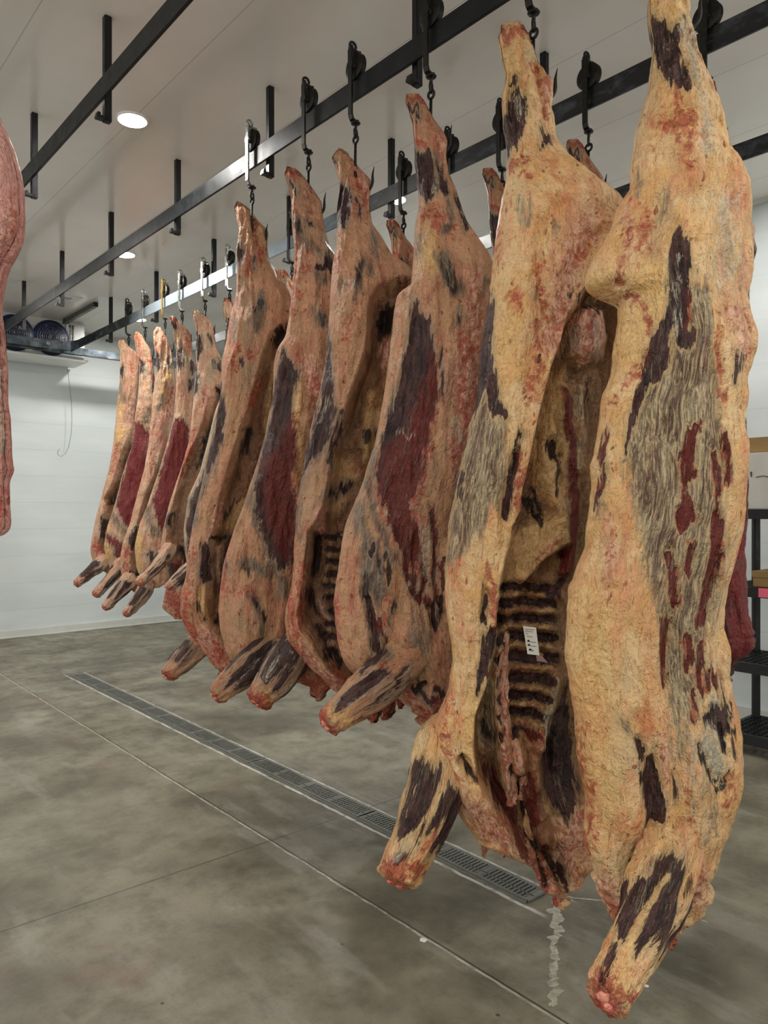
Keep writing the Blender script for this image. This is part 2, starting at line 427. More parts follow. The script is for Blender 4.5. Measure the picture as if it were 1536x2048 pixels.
def fill_masks(feats, u, v, front, nv):
    ch = np.zeros((nv, 8))
    for f in feats:
        m = fmask(f, u, v, True)
        for c in f[0]:
            if c == 'N': ch[:, 0] *= 1 - m; ch[:, 1] *= 1 - m; continue
            w = m * (front if c in 'CK' else 1)
            ch[:, CH_IDX[c]] = np.maximum(ch[:, CH_IDX[c]], w)
    return ch
def in_box(u, v, b): return (u > b[0]) & (u < b[1]) & (v > b[2]) & (v < b[3])
def set_attrs(me, ch, fc):
    for nm, sl in (('mA', ch[:, 0:4]), ('mB', ch[:, 4:8])):
        a = me.attributes.new(nm, 'FLOAT_COLOR', 'POINT'); a.data.foreach_set('color', np.ascontiguousarray(sl, dtype=np.float32).ravel())
    a = me.attributes.new('fc', 'FLOAT_VECTOR', 'POINT'); a.data.foreach_set('vector', np.ascontiguousarray(fc, dtype=np.float32).ravel())
def mesh_np(name, V, Fq, caps, mat, parent, org, ch, fc):
    me = bpy.data.meshes.new(name)
    me.from_pydata((V - org).tolist(), [], Fq.tolist() + caps)
    me.validate(); set_attrs(me, ch, fc); me.update()
    return link_mesh(name, me, mat, parent, True)

def body_mesh(sp, mat, parent, org, seed):
    """sp: z depth of the hanging plane, L/R outlines, T thickness, feats ..."""
    z0 = sp['z']; L, R = sp['L'], sp['R']
    v0 = max(min(p[0] for p in L), min(p[0] for p in R)); v1 = min(max(p[0] for p in L), max(p[0] for p in R))
    step = sp.get('step', 5.0); nr = int((v1 - v0) / step) + 1; vv = np.linspace(v0, v1, nr)
    uL = smooth_interp(L, vv); uR = smooth_interp(R, vv)
    k = np.array([1, 2, 3, 2, 1.]) / 9
    for arr in (uL, uR):
        s = np.convolve(np.pad(arr, 2, mode='edge'), k, 'valid'); arr[:] = s
    px = z0 / F
    jag = sp.get('jag', 2.2) * 2.2 / z0
    rag = np.interp(vv, *zip(*sp['rag'])) if 'rag' in sp else np.zeros(nr)
    rag = rag + np.clip(1 - (vv - v0) * px / .08, 0, 1) * 3.0 * 2.3 / z0
    uL = uL + fbm(vv / 42, 0 * vv + seed, 0 * vv, seed, 4) * jag + fbm(vv / 9, 0 * vv + 3, 0 * vv, seed + 5, 3) * rag
    uR = uR + fbm(vv / 42, 0 * vv + seed + 9, 0 * vv, seed, 4) * jag + fbm(vv / 9, 0 * vv + 7, 0 * vv, seed + 6, 3) * rag
    nf, nb = sp.get('nf', 120), sp.get('nb', 48)
    thf = np.linspace(0, math.pi, nf, endpoint=False); thb = np.linspace(math.pi, 2 * math.pi, nb, endpoint=False)
    th = np.concatenate([thf, thb]); n = len(th)
    uc = (uL + uR) / 2; hw = (uR - uL) / 2
    U = uc[:, None] - hw[:, None] * np.cos(th)[None, :]
    Vv = np.repeat(vv[:, None], n, 1)
    Tm = sp.get('T', [(v0, .16), (v1, .16)])
    T = np.minimum(smooth_interp(Tm, vv), hw * px * sp.get('Tr', .95) + .004)
    Tb = T * np.interp(hw * px, [.04, .14], [1.0, .8])
    s = np.sin(th)[None, :]
    sgn = np.sign(s); base = np.abs(s) ** .8
    dz = smooth_interp(sp.get('dz', [(v0, 0), (v1, 0)]), vv)[:, None]
    d = np.where(s >= 0, -T[:, None] * base, Tb[:, None] * base) + dz
    # hollow back of the split side
    hb = np.interp(hw * px, [.08, .18], [0, .055])[:, None]
    d = np.where(s < 0, d - hb * np.clip(-s, 0, 1) ** 3, d)
    # to world
    d = d.ravel(); U = U.ravel(); Vv = Vv.ravel()
    def world(U, Vv, d, ):
        rt = (U - CX) / F * z0; h = CH + (CY - Vv) / F * z0; zz = z0 + d
        return np.stack([zz * SA + rt * CA, zz * CA - rt * SA, h], 1)
    W0 = world(U, Vv, d)
    a = (U - CX) / F * z0; hz = (CY - Vv) / F * z0
    # lumpy surface
    lump = fbm(a * 9, d * 9, hz * 4.5, seed, 3) * .010 + fbm(a * 34, d * 34, hz * 12, seed + 3, 3) * .0036 + np.abs(fbm(a * 60, d * 60, hz * 9, seed + 8, 2)) * -.0025 - np.abs(fbm(a * 20, d * 20, hz * 3.2, seed + 18, 2)) * .0075
    shk = np.interp(hz, [hz.max() - .62, hz.max() - .3], [0, 1]); lump = lump - shk * (np.abs(fbm(a * 38, d * 38, hz * 4, seed + 28, 2)) * .011 + fbm(a * 30, d * 30, hz * 26, seed + 29, 3) * .003)
    fr = np.clip(np.sin(np.tile(th, nr)), 0, 1)
    front = (fr > .0).astype(float)
    sc = sp.get('lump', 1.45)
    prof = np.sin(np.tile(th, nr)); edgef = np.clip(np.abs(prof) * 1.6, .15, 1)
    off = -lump * sc * edgef * np.sign(prof + 1e-9)
    W1 = world(U, Vv, d + off)
    pu, pv = project(W1)
    feats = sp['feats']
    back = d.copy().reshape(nr, n)
    dd = np.zeros(len(d))
    for f in feats:
        if len(f) > 5 and f[5]:
            dd += fmask((f[0], f[1], f[2], f[3], f[6] if len(f) > 6 else f[4]), pu, pv) * f[5] * (1.8 if (f[1] == 's' and 0 < f[5] < .021) else 1.3 if f[1] == 's' and f[5] > 0 else 1)
    # deep things are rough things
    dd = dd + fbm(a * 24, d * 10, hz * 16, seed + 40, 3) * np.clip(dd, 0, .15) * .12
    dd *= (fr > 0)
    dn = d + off + dd
    # never let the pushed-in front pass through the back wall
    j = np.clip(fr, 0, 1)
    backd = (np.repeat((Tb[:, None] - hb), n, 1).ravel()) * np.where(fr > 0, j ** .8, 1) + np.repeat(dz, n, 1).ravel()
    dn = np.where(fr > 0, np.minimum(dn, backd - .012), dn)
    W = world(U, Vv, dn)
    pu2, pv2 = project(W)
    k2 = 2.2 / z0
    wu = (fbm(a * 30, d * 30, hz * 10, seed + 60, 3) * 5 + fbm(a * 90, d * 60, hz * 22, seed + 61, 3) * 4) * k2
    wv = fbm(a * 70, d * 40, hz * 12, seed + 62, 3) * 16 * k2
    if sp.get('ribs'): wv = np.where(in_box(pu, pv, sp['ribs']), wv * .22, wv)
    ch = fill_masks(feats, np.where(front > 0, pu, pu2) + wu, np.where(front > 0, pv, pv2) + wv, front, len(d))
    uc_r = np.repeat((smooth_interp(L, vv) + smooth_interp(R, vv)) / 2, n)
    lean = np.convolve(np.pad(uc, 20, mode='edge'), np.ones(41) / 41, 'valid')
    fc = np.stack([a - (np.repeat(lean, n) - CX) / F * z0 + seed * 3.1, dn * .7 + seed, hz], 1)
    idx = np.arange(nr * n).reshape(nr, n)
    q = np.stack([idx[:-1], np.roll(idx, -1, 1)[:-1], np.roll(idx, -1, 1)[1:], idx[1:]], -1).reshape(-1, 4)[:, ::-1]
    caps = [list(idx[0]), list(idx[-1][::-1])]
    return mesh_np(sp.get('name', 'body'), W, q, caps, mat, parent, org, ch, fc)

def limb_mesh(name, pts, feats, mat, parent, org, seed, n=40, flat=.85, lump=1.0, step=.006, endfade=.03, stripe=0.0, s0=.12):
    """pts: (u, v, depth, half width in px); a limb with shaped sections along a path"""
    P = np.array([unproj(u, v, z) for u, v, z, r in pts]); Rr = np.array([r / F * z for u, v, z, r in pts])
    seg = np.linalg.norm(np.diff(P, axis=0), axis=1); cum = np.concatenate([[0], np.cumsum(seg)]); Lt = cum[-1]
    m = max(8, int(Lt / step)); tt = np.linspace(0, Lt, m)
    C = np.stack([np.interp(tt, cum, P[:, i]) for i in range(3)], 1); r = np.interp(tt, cum, Rr)
    ks = 15 if m > 60 else 5
    for i in range(3):
        C[:, i] = np.convolve(np.pad(C[:, i], ks // 2, mode='reflect', reflect_type='odd'), np.ones(ks) / ks, 'valid')
    r = np.convolve(np.pad(r, ks // 2, mode='edge'), np.ones(ks) / ks, 'valid')
    rs = np.clip(tt / (Lt * .16), 0, 1); r = r * (.35 + .65 * np.sqrt(1 - (1 - rs) ** 2))
    e = Lt - tt; r = r * np.sqrt(np.clip(1 - (1 - np.clip(e / endfade, 0, 1)) ** 2, 0, 1) * .75 + .25)
    T = np.gradient(C, axis=0); T /= np.linalg.norm(T, axis=1)[:, None]
    fwd = np.array([SA, CA, 0.]); X = np.cross(T, fwd); X /= np.linalg.norm(X, axis=1)[:, None]; Yv = np.cross(T, X)
    th = np.linspace(0, 2 * math.pi, n, endpoint=False)
    ang = np.tile(th, m); al = np.repeat(tt, n); rr = np.repeat(r, n)
    ca, sa = np.cos(ang), np.sin(ang)
    ridge = fbm(ca * 1.7 + seed, sa * 1.7, al * 5, seed, 3) * .15 * rr - np.abs(fbm(ca * 4.5 + seed, sa * 4.5, al * 5, seed + 77, 2)) * .16 * rr + .03 * rr + fbm(ca * 4, sa * 4, al * 18, seed + 4, 3) * .0035 * lump
    ridge += fbm(ca * 6, sa * 6, al * 60, seed + 14, 2) * np.interp(np.repeat(e, n), [0, endfade * 1.6, endfade * 2.6], [.007, .005, 0]) * lump
    rad = rr + ridge
    W = np.repeat(C, n, 0) + np.repeat(X, n, 0) * (ca * rad)[:, None] + np.repeat(Yv, n, 0) * (sa * rad * flat)[:, None]
    pu, pv = project(W)
    kk = pts[0][2]
    wa = fbm(ca * 3 + seed, sa * 3, al * 10, seed + 31, 3) * 7 * 2.2 / kk; wb = fbm(ca * 9 + seed, sa * 9, al * 16, seed + 32, 3) * 10 * 2.2 / kk
    tx, ty = pts[-1][0] - pts[0][0], pts[-1][1] - pts[0][1]; tl = math.hypot(tx, ty); tx /= tl; ty /= tl
    ch = fill_masks(feats, pu + wb * tx - wa * ty, pv + wb * ty + wa * tx, np.ones(len(pu)), len(pu))
    if stripe:
        q = al / Lt; win = np.clip((q - s0) / .12, 0, 1) * np.clip((.86 - q) / .16, 0, 1)
        nn = vnoise(ca * 2.1 + seed * 1.3, sa * 2.1, al * 3.2, seed + 90) + .35 * vnoise(ca * 5 + seed, sa * 5, al * 5, seed + 91)
        ch[:, 0] = np.maximum(ch[:, 0], np.clip(.5 + nn * 1.9 + stripe - 1, 0, 1) * win)
        n2 = vnoise(ca * 2.6 + seed * 2.3, sa * 2.6, al * 4, seed + 92); ch[:, 1] = np.maximum(ch[:, 1], np.clip(.4 + n2 * 1.2, 0, 1) * win * .8)
    for f in feats:
        if f[0] == 'N': ch[:, 0] *= 1 - fmask(f, pu, pv, True) ; ch[:, 1] *= 1 - fmask(f, pu, pv, True)
    fc = np.stack([ca * rr * 1.3 + seed, sa * rr * 1.3, al], 1)
    idx = np.arange(m * n).reshape(m, n)
    q = np.stack([idx[:-1], np.roll(idx, -1, 1)[:-1], np.roll(idx, -1, 1)[1:], idx[1:]], -1).reshape(-1, 4)
    caps = [list(idx[0][::-1]), list(idx[-1])]
    o = mesh_np(name, W, q, caps, mat, parent, org, ch, fc)
    return o, C[-1], T[-1], r[-1]

def bone_cap(name, c, t, r, parent, org, seed):
    """two rounded knuckles of the sawn leg bone"""
    t = Vector(t).normalized(); x = t.cross(Vector((SA, CA, 0))).normalized(); y = t.cross(x)
    bm = bmesh.new()
    for s in (-.42, .42):
        mm = bmesh.ops.create_icosphere(bm, subdivisions=3, radius=1.0)
        for vx in mm['verts']:
            p = vx.co.copy(); k = 1 + .12 * math.sin(p.x * 5 + seed) * math.cos(p.y * 4 + p.z * 3)
            vx.co = Vector(c) - Vector(org) - t * r * .12 + (x * (p.x * .5 + s) + y * p.y * .62 + t * p.z * .38) * r * k
    me = bpy.data.meshes.new(name); bm.to_mesh(me); bm.free()
    return link_mesh(name, me, M['bone'], parent, True)

def carcass(sp, label, cat='carcass', group=None, seed=1, name='beef_side'):
    mat = M[sp['mat']]; z0 = sp['z']
    vb = max(p[0] for p in sp['L']); ub = (sp['L'][-1][1] + sp['R'][-1][1]) / 2
    org = unproj(ub, vb, z0)
    root = tag(empty(name, Vector(org.tolist())), label, cat, group)
    body_mesh(sp, mat, root, org, seed)
    for i, fl in enumerate(sp.get('legs', [])):
        leg, c, t, r = limb_mesh('foreleg', fl['pts'], fl['feats'], mat, root, org, seed + 50 + i, lump=fl.get('lump', 1), n=fl.get('n', 44), step=fl.get('step', .006), endfade=fl.get('ef', .02), stripe=fl.get('stripe', .8), s0=fl.get('s0', .2))
        if fl.get('bone', True): bone_cap('leg_bone', c, t, r * 1.05, leg, org, seed)
    for i, fl in enumerate(sp.get('limbs', [])):
        limb_mesh(fl['name'], fl['pts'], fl['feats'], mat, root, org, seed + 70 + i, n=fl.get('n', 18), step=fl.get('step', .008), flat=fl.get('flat', .8), lump=fl.get('lump', 1), endfade=fl.get('ef', .02))
    return root

def legf(pts, extra=(), tip=3.2, dark=True, base='D'):
    """paint shared by all forelegs: dark muscles with tendon lines between, bloody sawn end"""
    a = np.array([[p[0], p[1]] for p in pts], float); w = np.array([p[3] for p in pts], float)
    d = np.gradient(a, axis=0); d /= np.linalg.norm(d, axis=1)[:, None]; nrm = np.stack([-d[:, 1], d[:, 0]], 1)
    def run(off, i0, i1, n=5):
        s = np.linspace(i0, i1, n) * (len(a) - 1)
        au = np.interp(s, range(len(a)), a[:, 0]); av = np.interp(s, range(len(a)), a[:, 1]); ww = np.interp(s, range(len(a)), w)
        nu = np.interp(s, range(len(a)), nrm[:, 0]); nv = np.interp(s, range(len(a)), nrm[:, 1])
        return [(x + p * q * off, y + r2 * q * off) for x, y, p, r2, q in zip(au, av, nu, nv, ww)]
    wm = w.mean(); F_ = []
    if dark:
        F_ += [('D', 's', run(-.45, .2, .8), (wm * .22, wm * .08), wm * .2), ('G', 's', run(.0, .1, .6), wm * .12, wm * .3)]
    ex, ey = a[-1]; tw = w[-1]
    F_ += [('R', 's', [(ex, ey), (ex + d[-1, 0], ey + d[-1, 1])], tw * .95, tw * .5), ('R', 's', run(.2, .6, .95), wm * .08, wm * .15)]
    if dark: F_.append(('Y', 's', run(.05, .2, .85), wm * .03, wm * .08))
    return F_ + list(extra)
# ---------------------------------------------------------------- trolleys and hooks
def hook_parts():
    ms = {}
    wheel = MB().lathe([(.0, -.013), (.050, -.013), (.053, -.009), (.044, -.004), (.044, .004), (.053, .009), (.050, .013), (.0, .013)], (0, 0, .0), 'x', 30)
    wheel.lathe([(.014, -.02), (.014, .02)], (0, 0, 0), 'x', 12)
    ms['wheel'] = wheel
    s = MB()
    pts = [(-.026, 0, .075), (-.028, 0, .03), (-.028, 0, -.10), (-.028, 0, -.195), (-.022, 0, -.213), (-.008, 0, -.218), (.006, 0, -.214)]
    for a, b in zip(pts[:-1], pts[1:]): s.bar(a, b, .022, .008, up=(1, 0, 0) if abs(a[0] - b[0]) < .004 else (0, 0, 1))
    s.box((-.026, 0, .03), (.008, .03, .07))
    s.lathe([(.018, -.005), (.018, .005)], (-.028, 0, 0), 'x', 14)
    s.torus((-.016, 0, .078), .015, .0055, Matrix.Rotation(0, 3, 'Z'))
    s.bar((-.028, 0, .062), (.012, 0, .062), .012, .008)
    s.bar((.016, 0, .066), (.016, 0, -.01), .018, .006, up=(1, 0, 0))
    ms['side_strap'] = s
    l = MB()
    l.lathe([(.018, 0), (.020, .004), (.012, .009)], (-.002, 0, -.226), 'z', 16)
    l.tube([(-.002, 0, -.222), (-.002, 0, -.246)], .006)
    l.torus((-.002, 0, -.262), .016, .0055, Matrix.Rotation(.5, 3, 'Z'), sx=.8)
    ms['swivel_link'] = l
    h = MB()
    h.torus((-.002, 0, -.287), .014, .005, Matrix.Rotation(1.6, 3, 'Z'))
    hp = [(-.002, 0, -.300), (-.003, 0, -.36), (-.002, 0, -.45)]
    hr = [.0055, .0058, .006]
    for k in range(1, 13):
        a = math.pi * k / 13 * 1.12
        hp.append((-.002 + .034 * (1 - math.cos(a)), 0, -.45 - .042 * math.sin(a))); hr.append(.006)
    hp += [(.066, 0, -.425), (.072, 0, -.392)]; hr += [.0045, .0008]
    Rz = Matrix.Rotation(-AL, 3, 'Z')
    h.tube([tuple(Rz @ Vector(p)) for p in hp], hr, 10)
    ms['meat_hook'] = h
    return ms
def make_trolley(strapmat, wheelmat):
    root = empty('rail_trolley', (0, 0, 0))
    for nm, mb in hook_parts().items():
        mat = strapmat if nm == 'side_strap' else wheelmat
        mb.build(nm, M[mat], root, smooth=(nm != 'side_strap'))
    return root
def copy_thing(o):
    c = o.copy(); COL.objects.link(c)
    for ch in list(o.children):
        d = ch.copy(); COL.objects.link(d); d.parent = c
        for g in list(ch.children):
            e = g.copy(); COL.objects.link(e); e.parent = d
    return c
# ---------------------------------------------------------------- traced outlines and markings (photo frame, each hung at its own depth)
def zr(u, X): return rail_point(u, X)[0]
Z1, Z2, Z3, Z4, Z5, Z6 = [zr(u, X_RAIL[2]) for u in (1350, 1068, 863, 712, 618, 505)]

def spec1():
    L = [(-60,1312),(-40,1304),(0,1299),(59,1302),(117,1305),(176,1299),(205,1290),(249,1279),(322,1268),(372,1261),(401,1243),(448,1226),(483,1206),(522,1183),(545,1172),(572,1173),(586,1190),(596,1216),(604,1240),(632,1242),(690,1230),(749,1223),(802,1205),(881,1197),(934,1185),(998,1185),(1057,1176),(1100,1170),(1132,1156),(1182,1141),(1249,1134),(1322,1132),(1396,1144),(1469,1153),(1557,1163),(1600,1172),(1669,1169),(1699,1174),(1737,1186),(1786,1198),(1810,1217),(1826,1226),(1840,1250),(1852,1290)]
    R = [(-60,1352),(-30,1362),(0,1366),(20,1376),(44,1373),(67,1382),(111,1394),(155,1412),(205,1430),(243,1440),(267,1441),(299,1450),(337,1473),(375,1488),(425,1494),(469,1492),(513,1497),(571,1493),(603,1483),(640,1490),(676,1502),(705,1500),(758,1485),(816,1481),(852,1476),(910,1486),(969,1483),(1042,1477),(1097,1466),(1152,1450),(1205,1441),(1249,1441),(1293,1449),(1381,1456),(1422,1469),(1469,1476),(1527,1473),(1573,1471),(1616,1457),(1646,1447),(1678,1435),(1719,1424),(1735,1408),(1765,1416),(1797,1410),(1815,1390),(1835,1360),(1852,1330)]
    f = []
    a = f.append
    a(('D','p',[(1302,25),(1317,47),(1343,44),(1361,32),(1364,59),(1355,97),(1364,123),(1378,147),(1378,179),(1355,173),(1329,161),(1314,129),(1303,97)],2,9,.004))
    a(('Y','p',[(1308,8),(1362,5),(1362,34),(1343,42),(1318,44)],0,8))
    a(('W','s',[(1372,50),(1385,100),(1400,150),(1412,215),(1418,300)],(6,9),12)); a(('G','s',[(1380,80),(1390,140)],5,8))
    a(('R','s',[(1385,60),(1376,72)],5,6)); a(('K','s',[(1344,99),(1362,108)],2,3))
    a(('R','s',[(1352,186),(1352,215),(1348,240)],9,14)); a(('R','s',[(1335,255),(1362,240),(1378,262)],12,22)); a(('R','s',[(1372,250),(1376,330)],3,10))
    a(('G','s',[(1278,340),(1276,390)],4,9)); a(('G','s',[(1334,385),(1330,430)],4,16))
    a(('R','s',[(1254,450),(1262,475)],7,8)); a(('R','s',[(1294,445),(1291,470),(1284,500)],7,8)); a(('P','s',[(1262,440),(1250,500),(1246,540)],8,16))
    a(('R','s',[(1248,520),(1244,560),(1262,592),(1288,620),(1304,668),(1296,720),(1262,760),(1222,810)],4,7,.012,12))
    a(('Y','p',[(1250,610),(1275,620),(1292,670),(1284,715),(1250,745),(1238,700),(1244,650)],0,10,.01,16))
    a(('Y','p',[(1262,548),(1300,515),(1340,500),(1338,560),(1318,630),(1308,650),(1290,600)],0,10))
    a(('Y','p',[(1180,545),(1215,530),(1222,560),(1205,588),(1178,580)],0,7,-.012,10))
    a(('D','p',[(1357,448),(1375,480),(1393,527),(1381,556),(1376,600),(1368,652),(1382,660),(1376,694),(1358,694),(1346,652),(1336,680),(1332,730),(1305,765),(1280,810),(1262,870),(1250,915),(1251,868),(1266,800),(1288,740),(1306,695),(1325,632),(1338,560),(1346,500)],1,5,.008,10))
    a(('R','s',[(1374,590),(1368,650)],5,6)); a(('W','s',[(1366,510),(1362,570),(1352,660)],1.5,4)); a(('W','s',[(1350,560),(1345,640)],1,3))
    a(('G','p',[(1380,565),(1408,552),(1424,590),(1428,700),(1441,800),(1450,900),(1452,1050),(1440,1200),(1412,1290),(1404,1400),(1385,1460),(1352,1440),(1335,1350),(1328,1280),(1308,1200),(1290,1150),(1275,1090),(1266,1000),(1252,950),(1246,900),(1262,850),(1290,780),(1330,700),(1350,640)],0,14))
    a(('DR','p',[(1372,846),(1408,846),(1399,866),(1387,881),(1381,934),(1387,957),(1375,975),(1381,1004),(1396,1027),(1387,1057),(1370,1074),(1349,1057),(1346,1030),(1361,1013),(1364,969),(1355,934),(1361,896),(1367,863)],-2,4,.008,6))
    for st, r in (([(1337,1104),(1346,1152),(1349,1210)],9),([(1380,1100),(1374,1145)],5),([(1375,1278),(1378,1300),(1374,1335)],8),([(1334,1245),(1331,1331),(1334,1360)],5),([(1425,905),(1434,983),(1437,1030)],5),([(1446,860),(1452,969)],4),([(1431,1029),(1428,1117),(1408,1205),(1402,1249)],9),([(1444,1040),(1440,1110),(1424,1180)],4),([(1416,1350),(1412,1385)],4),([(1430,1346),(1426,1372)],4),([(1440,1352),(1442,1376)],3),([(1402,1290),(1398,1380)],5),([(1386,1380),(1385,1440)],3)):
        a(('DR','s',st,r,5,.005))
    a(('P','s',[(1456,620),(1480,640),(1494,680),(1484,720)],14,18)); a(('D','s',[(1482,718),(1476,745),(1474,765)],5,6)); a(('R','s',[(1440,620),(1436,700),(1450,800)],3,8,.008))
    a(('W','s',[(1446,560),(1460,470),(1452,400)],16,22)); a(('Y','s',[(1416,700),(1422,760),(1440,900)],5,8,.006))
    a(('D','s',[(1208,925),(1204,960),(1192,1000)],4,5,.01)); a(('R','s',[(1206,930),(1196,975)],3,4)); a(('DR','s',[(1212,860),(1200,920)],3,5)); a(('G','s',[(1198,1010),(1190,1030)],6,8))
    a(('G','s',[(1245,1440),(1276,1500),(1286,1560)],7,14)); a(('D','s',[(1277,1478),(1287,1506)],8,4,.006)); a(('K','s',[(1284,1540),(1287,1560)],5,5))
    a(('D','p',[(1299,1520),(1317,1526),(1323,1567),(1334,1602),(1329,1643),(1317,1702),(1299,1702),(1302,1640),(1293,1596),(1290,1558)],3,5,.012,10))
    a(('D','s',[(1356,1698),(1350,1725)],8,5,.006)); a(('K','s',[(1346,1726),(1356,1706)],5,5)); a(('Y','s',[(1370,1615),(1376,1655)],18,12)); a(('R','s',[(1374,1660),(1370,1672)],7,5))
    a(('W','p',[(1402,1480),(1420,1450),(1440,1480),(1452,1540),(1440,1570),(1410,1520)],2,10)); a(('G','p',[(1402,1480),(1420,1470),(1442,1530),(1446,1560),(1415,1520)],0,9))
    a(('D','p',[(1408,1439),(1419,1410),(1452,1416),(1460,1439),(1446,1483),(1431,1454),(1416,1457)],1,6,.006)); a(('D','s',[(1439,1372),(1446,1400),(1462,1430)],4,5)); a(('W','s',[(1428,1398),(1426,1412)],7,4))
    for st in ([(1399,1492),(1406,1520),(1428,1563),(1444,1574),(1458,1552)],[(1443,1454),(1446,1498)],[(1462,1440),(1456,1480)],[(1469,1469),(1472,1513)],[(1434,1552),(1455,1560)]):
        a(('K','s',st,4,5,.006))
    a(('R','s',[(1466,1560),(1455,1620)],4,12)); a(('P','s',[(1205,1770),(1226,1810)],22,24)); a(('P','s',[(1396,1745),(1396,1800)],18,16)); a(('R','s',[(1230,1815),(1250,1840)],16,20)); a(('K','s',[(1375,1800),(1395,1796)],4,4,.03))
    a(('R','s',[(1158,1450),(1166,1560),(1180,1700)],3,16)); a(('R','s',[(1172,1450),(1164,1446)],5,4)); a(('R','s',[(1184,1560),(1188,1578)],4,4)); a(('R','s',[(1214,1198),(1206,1204)],5,4)); a(('P','s',[(1216,1030),(1220,1100),(1205,1180)],8,22)); a(('Y','s',[(1190,1180),(1180,1400),(1200,1600)],26,40))
    a(('G','s',[(1412,1560),(1424,1620),(1408,1690)],8,34)); a(('G','s',[(1362,1440),(1366,1520)],8,26)); a(('D','s',[(1352,1560),(1358,1600)],3,5)); a(('G','s',[(1270,1690),(1288,1740)],9,12)); a(('D','s',[(1262,1722),(1268,1740)],5,5)); a(('W','s',[(1386,1480),(1392,1580),(1382,1680)],3,10)); a(('R','s',[(1376,1580),(1382,1640)],2,6)); a(('P','s',[(1330,1480),(1338,1560)],8,16))
    a(('W','s',[(1330,1690),(1352,1745)],4,6)); a(('D','s',[(1300,1740),(1312,1722)],5,5))
    # form
    a(('','s',[(1345,1230),(1340,1330),(1346,1420),(1352,1520),(1362,1600),(1372,1700)],2,1,.030,26)); a(('','s',[(1280,1440),(1300,1560),(1296,1700),(1262,1760)],2,1,.022,26))
    a(('','s',[(1235,1000),(1215,1250),(1220,1450),(1230,1600)],20,1,-.030,90)); a(('','s',[(1400,1560),(1402,1650),(1390,1740)],8,1,-.02,34)); a(('','s',[(1392,620),(1400,900),(1395,1100)],10,1,-.018,60))
    a(('','s',[(1240,560),(1200,600)],4,1,.03,14)); a(('','s',[(1460,300),(1440,420),(1438,600)],3,1,.012,20)); a(('','s',[(1312,1500),(1310,1690)],4,1,.012,12))
    a(('','s',[(1160,1160),(1235,1180)],1,1,.010,16)); a(('','s',[(1335,440),(1300,520),(1290,600)],3,1,.012,22)); a(('','s',[(1455,1180),(1446,1240),(1438,1330)],3,1,.01,16)); a(('','s',[(1445,860),(1462,930),(1468,1050),(1440,1180),(1424,1260)],5,1,-.012,12))
    lp = [(1382,1490,Z1+.06,36),(1372,1570,Z1+.0,54),(1354,1650,Z1-.065,62),(1336,1715,Z1-.14,64),(1314,1780,Z1-.23,64),(1288,1860,Z1-.33,57),(1250,1930,Z1-.39,50),(1222,1976,Z1-.43,48),(1209,2004,Z1-.46,47)]
    lf = [('D','p',[(1278,1765),(1300,1758),(1306,1770),(1290,1800),(1262,1870),(1248,1886),(1234,1872),(1236,1840),(1256,1798)],2,5),('D','p',[(1298,1826),(1320,1818),(1330,1806),(1342,1814),(1318,1858),(1284,1896),(1268,1914),(1270,1880),(1282,1850)],0,6),('D','s',[(1352,1770),(1328,1830)],3,5),('K','s',[(1384,1764),(1372,1796)],3,5),('D','s',[(1230,1884),(1214,1930),(1204,1968)],4,4),
          ('N','s',[(1336,1750),(1300,1808),(1270,1852),(1252,1900),(1240,1955)],6,4),('Y','s',[(1336,1750),(1300,1808),(1270,1852),(1240,1950)],6,6),('R','s',[(1184,1965),(1200,1976),(1230,1980),(1262,2002)],12,8),('R','s',[(1205,1975),(1202,2020)],34,22),('P','s',[(1185,2006),(1230,2012)],12,12),('Y','s',[(1250,1930),(1238,1990)],10,14)]
    shreds = [dict(name='shred', pts=[(1342,1800,Z1+.02,12),(1352,1850,Z1+.03,8),(1341,1890,Z1+.02,7),(1343,1900,Z1+.02,1.5)], feats=[('R','s',[(1340,1800),(1340,1920)],20,10)], n=12),
              dict(name='shred', pts=[(1320,1830,Z1+.02,10),(1312,1880,Z1+.03,6),(1310,1912,Z1+.03,2)], feats=[('R','s',[(1320,1800),(1310,1920)],20,10)], n=12)]
    return dict(z=Z1, L=L, R=R, feats=f, mat='meat_yellow', T=[(-60,.05),(150,.075),(350,.12),(600,.145),(1500,.15),(1750,.13),(1850,.07)], step=4.0, nf=150, nb=50, jag=2.2, rag=[(0,0),(1690,0),(1760,6),(1850,12)], legs=[dict(pts=lp, feats=lf, n=56, step=.005, stripe=.5, s0=.44)], limbs=shreds)

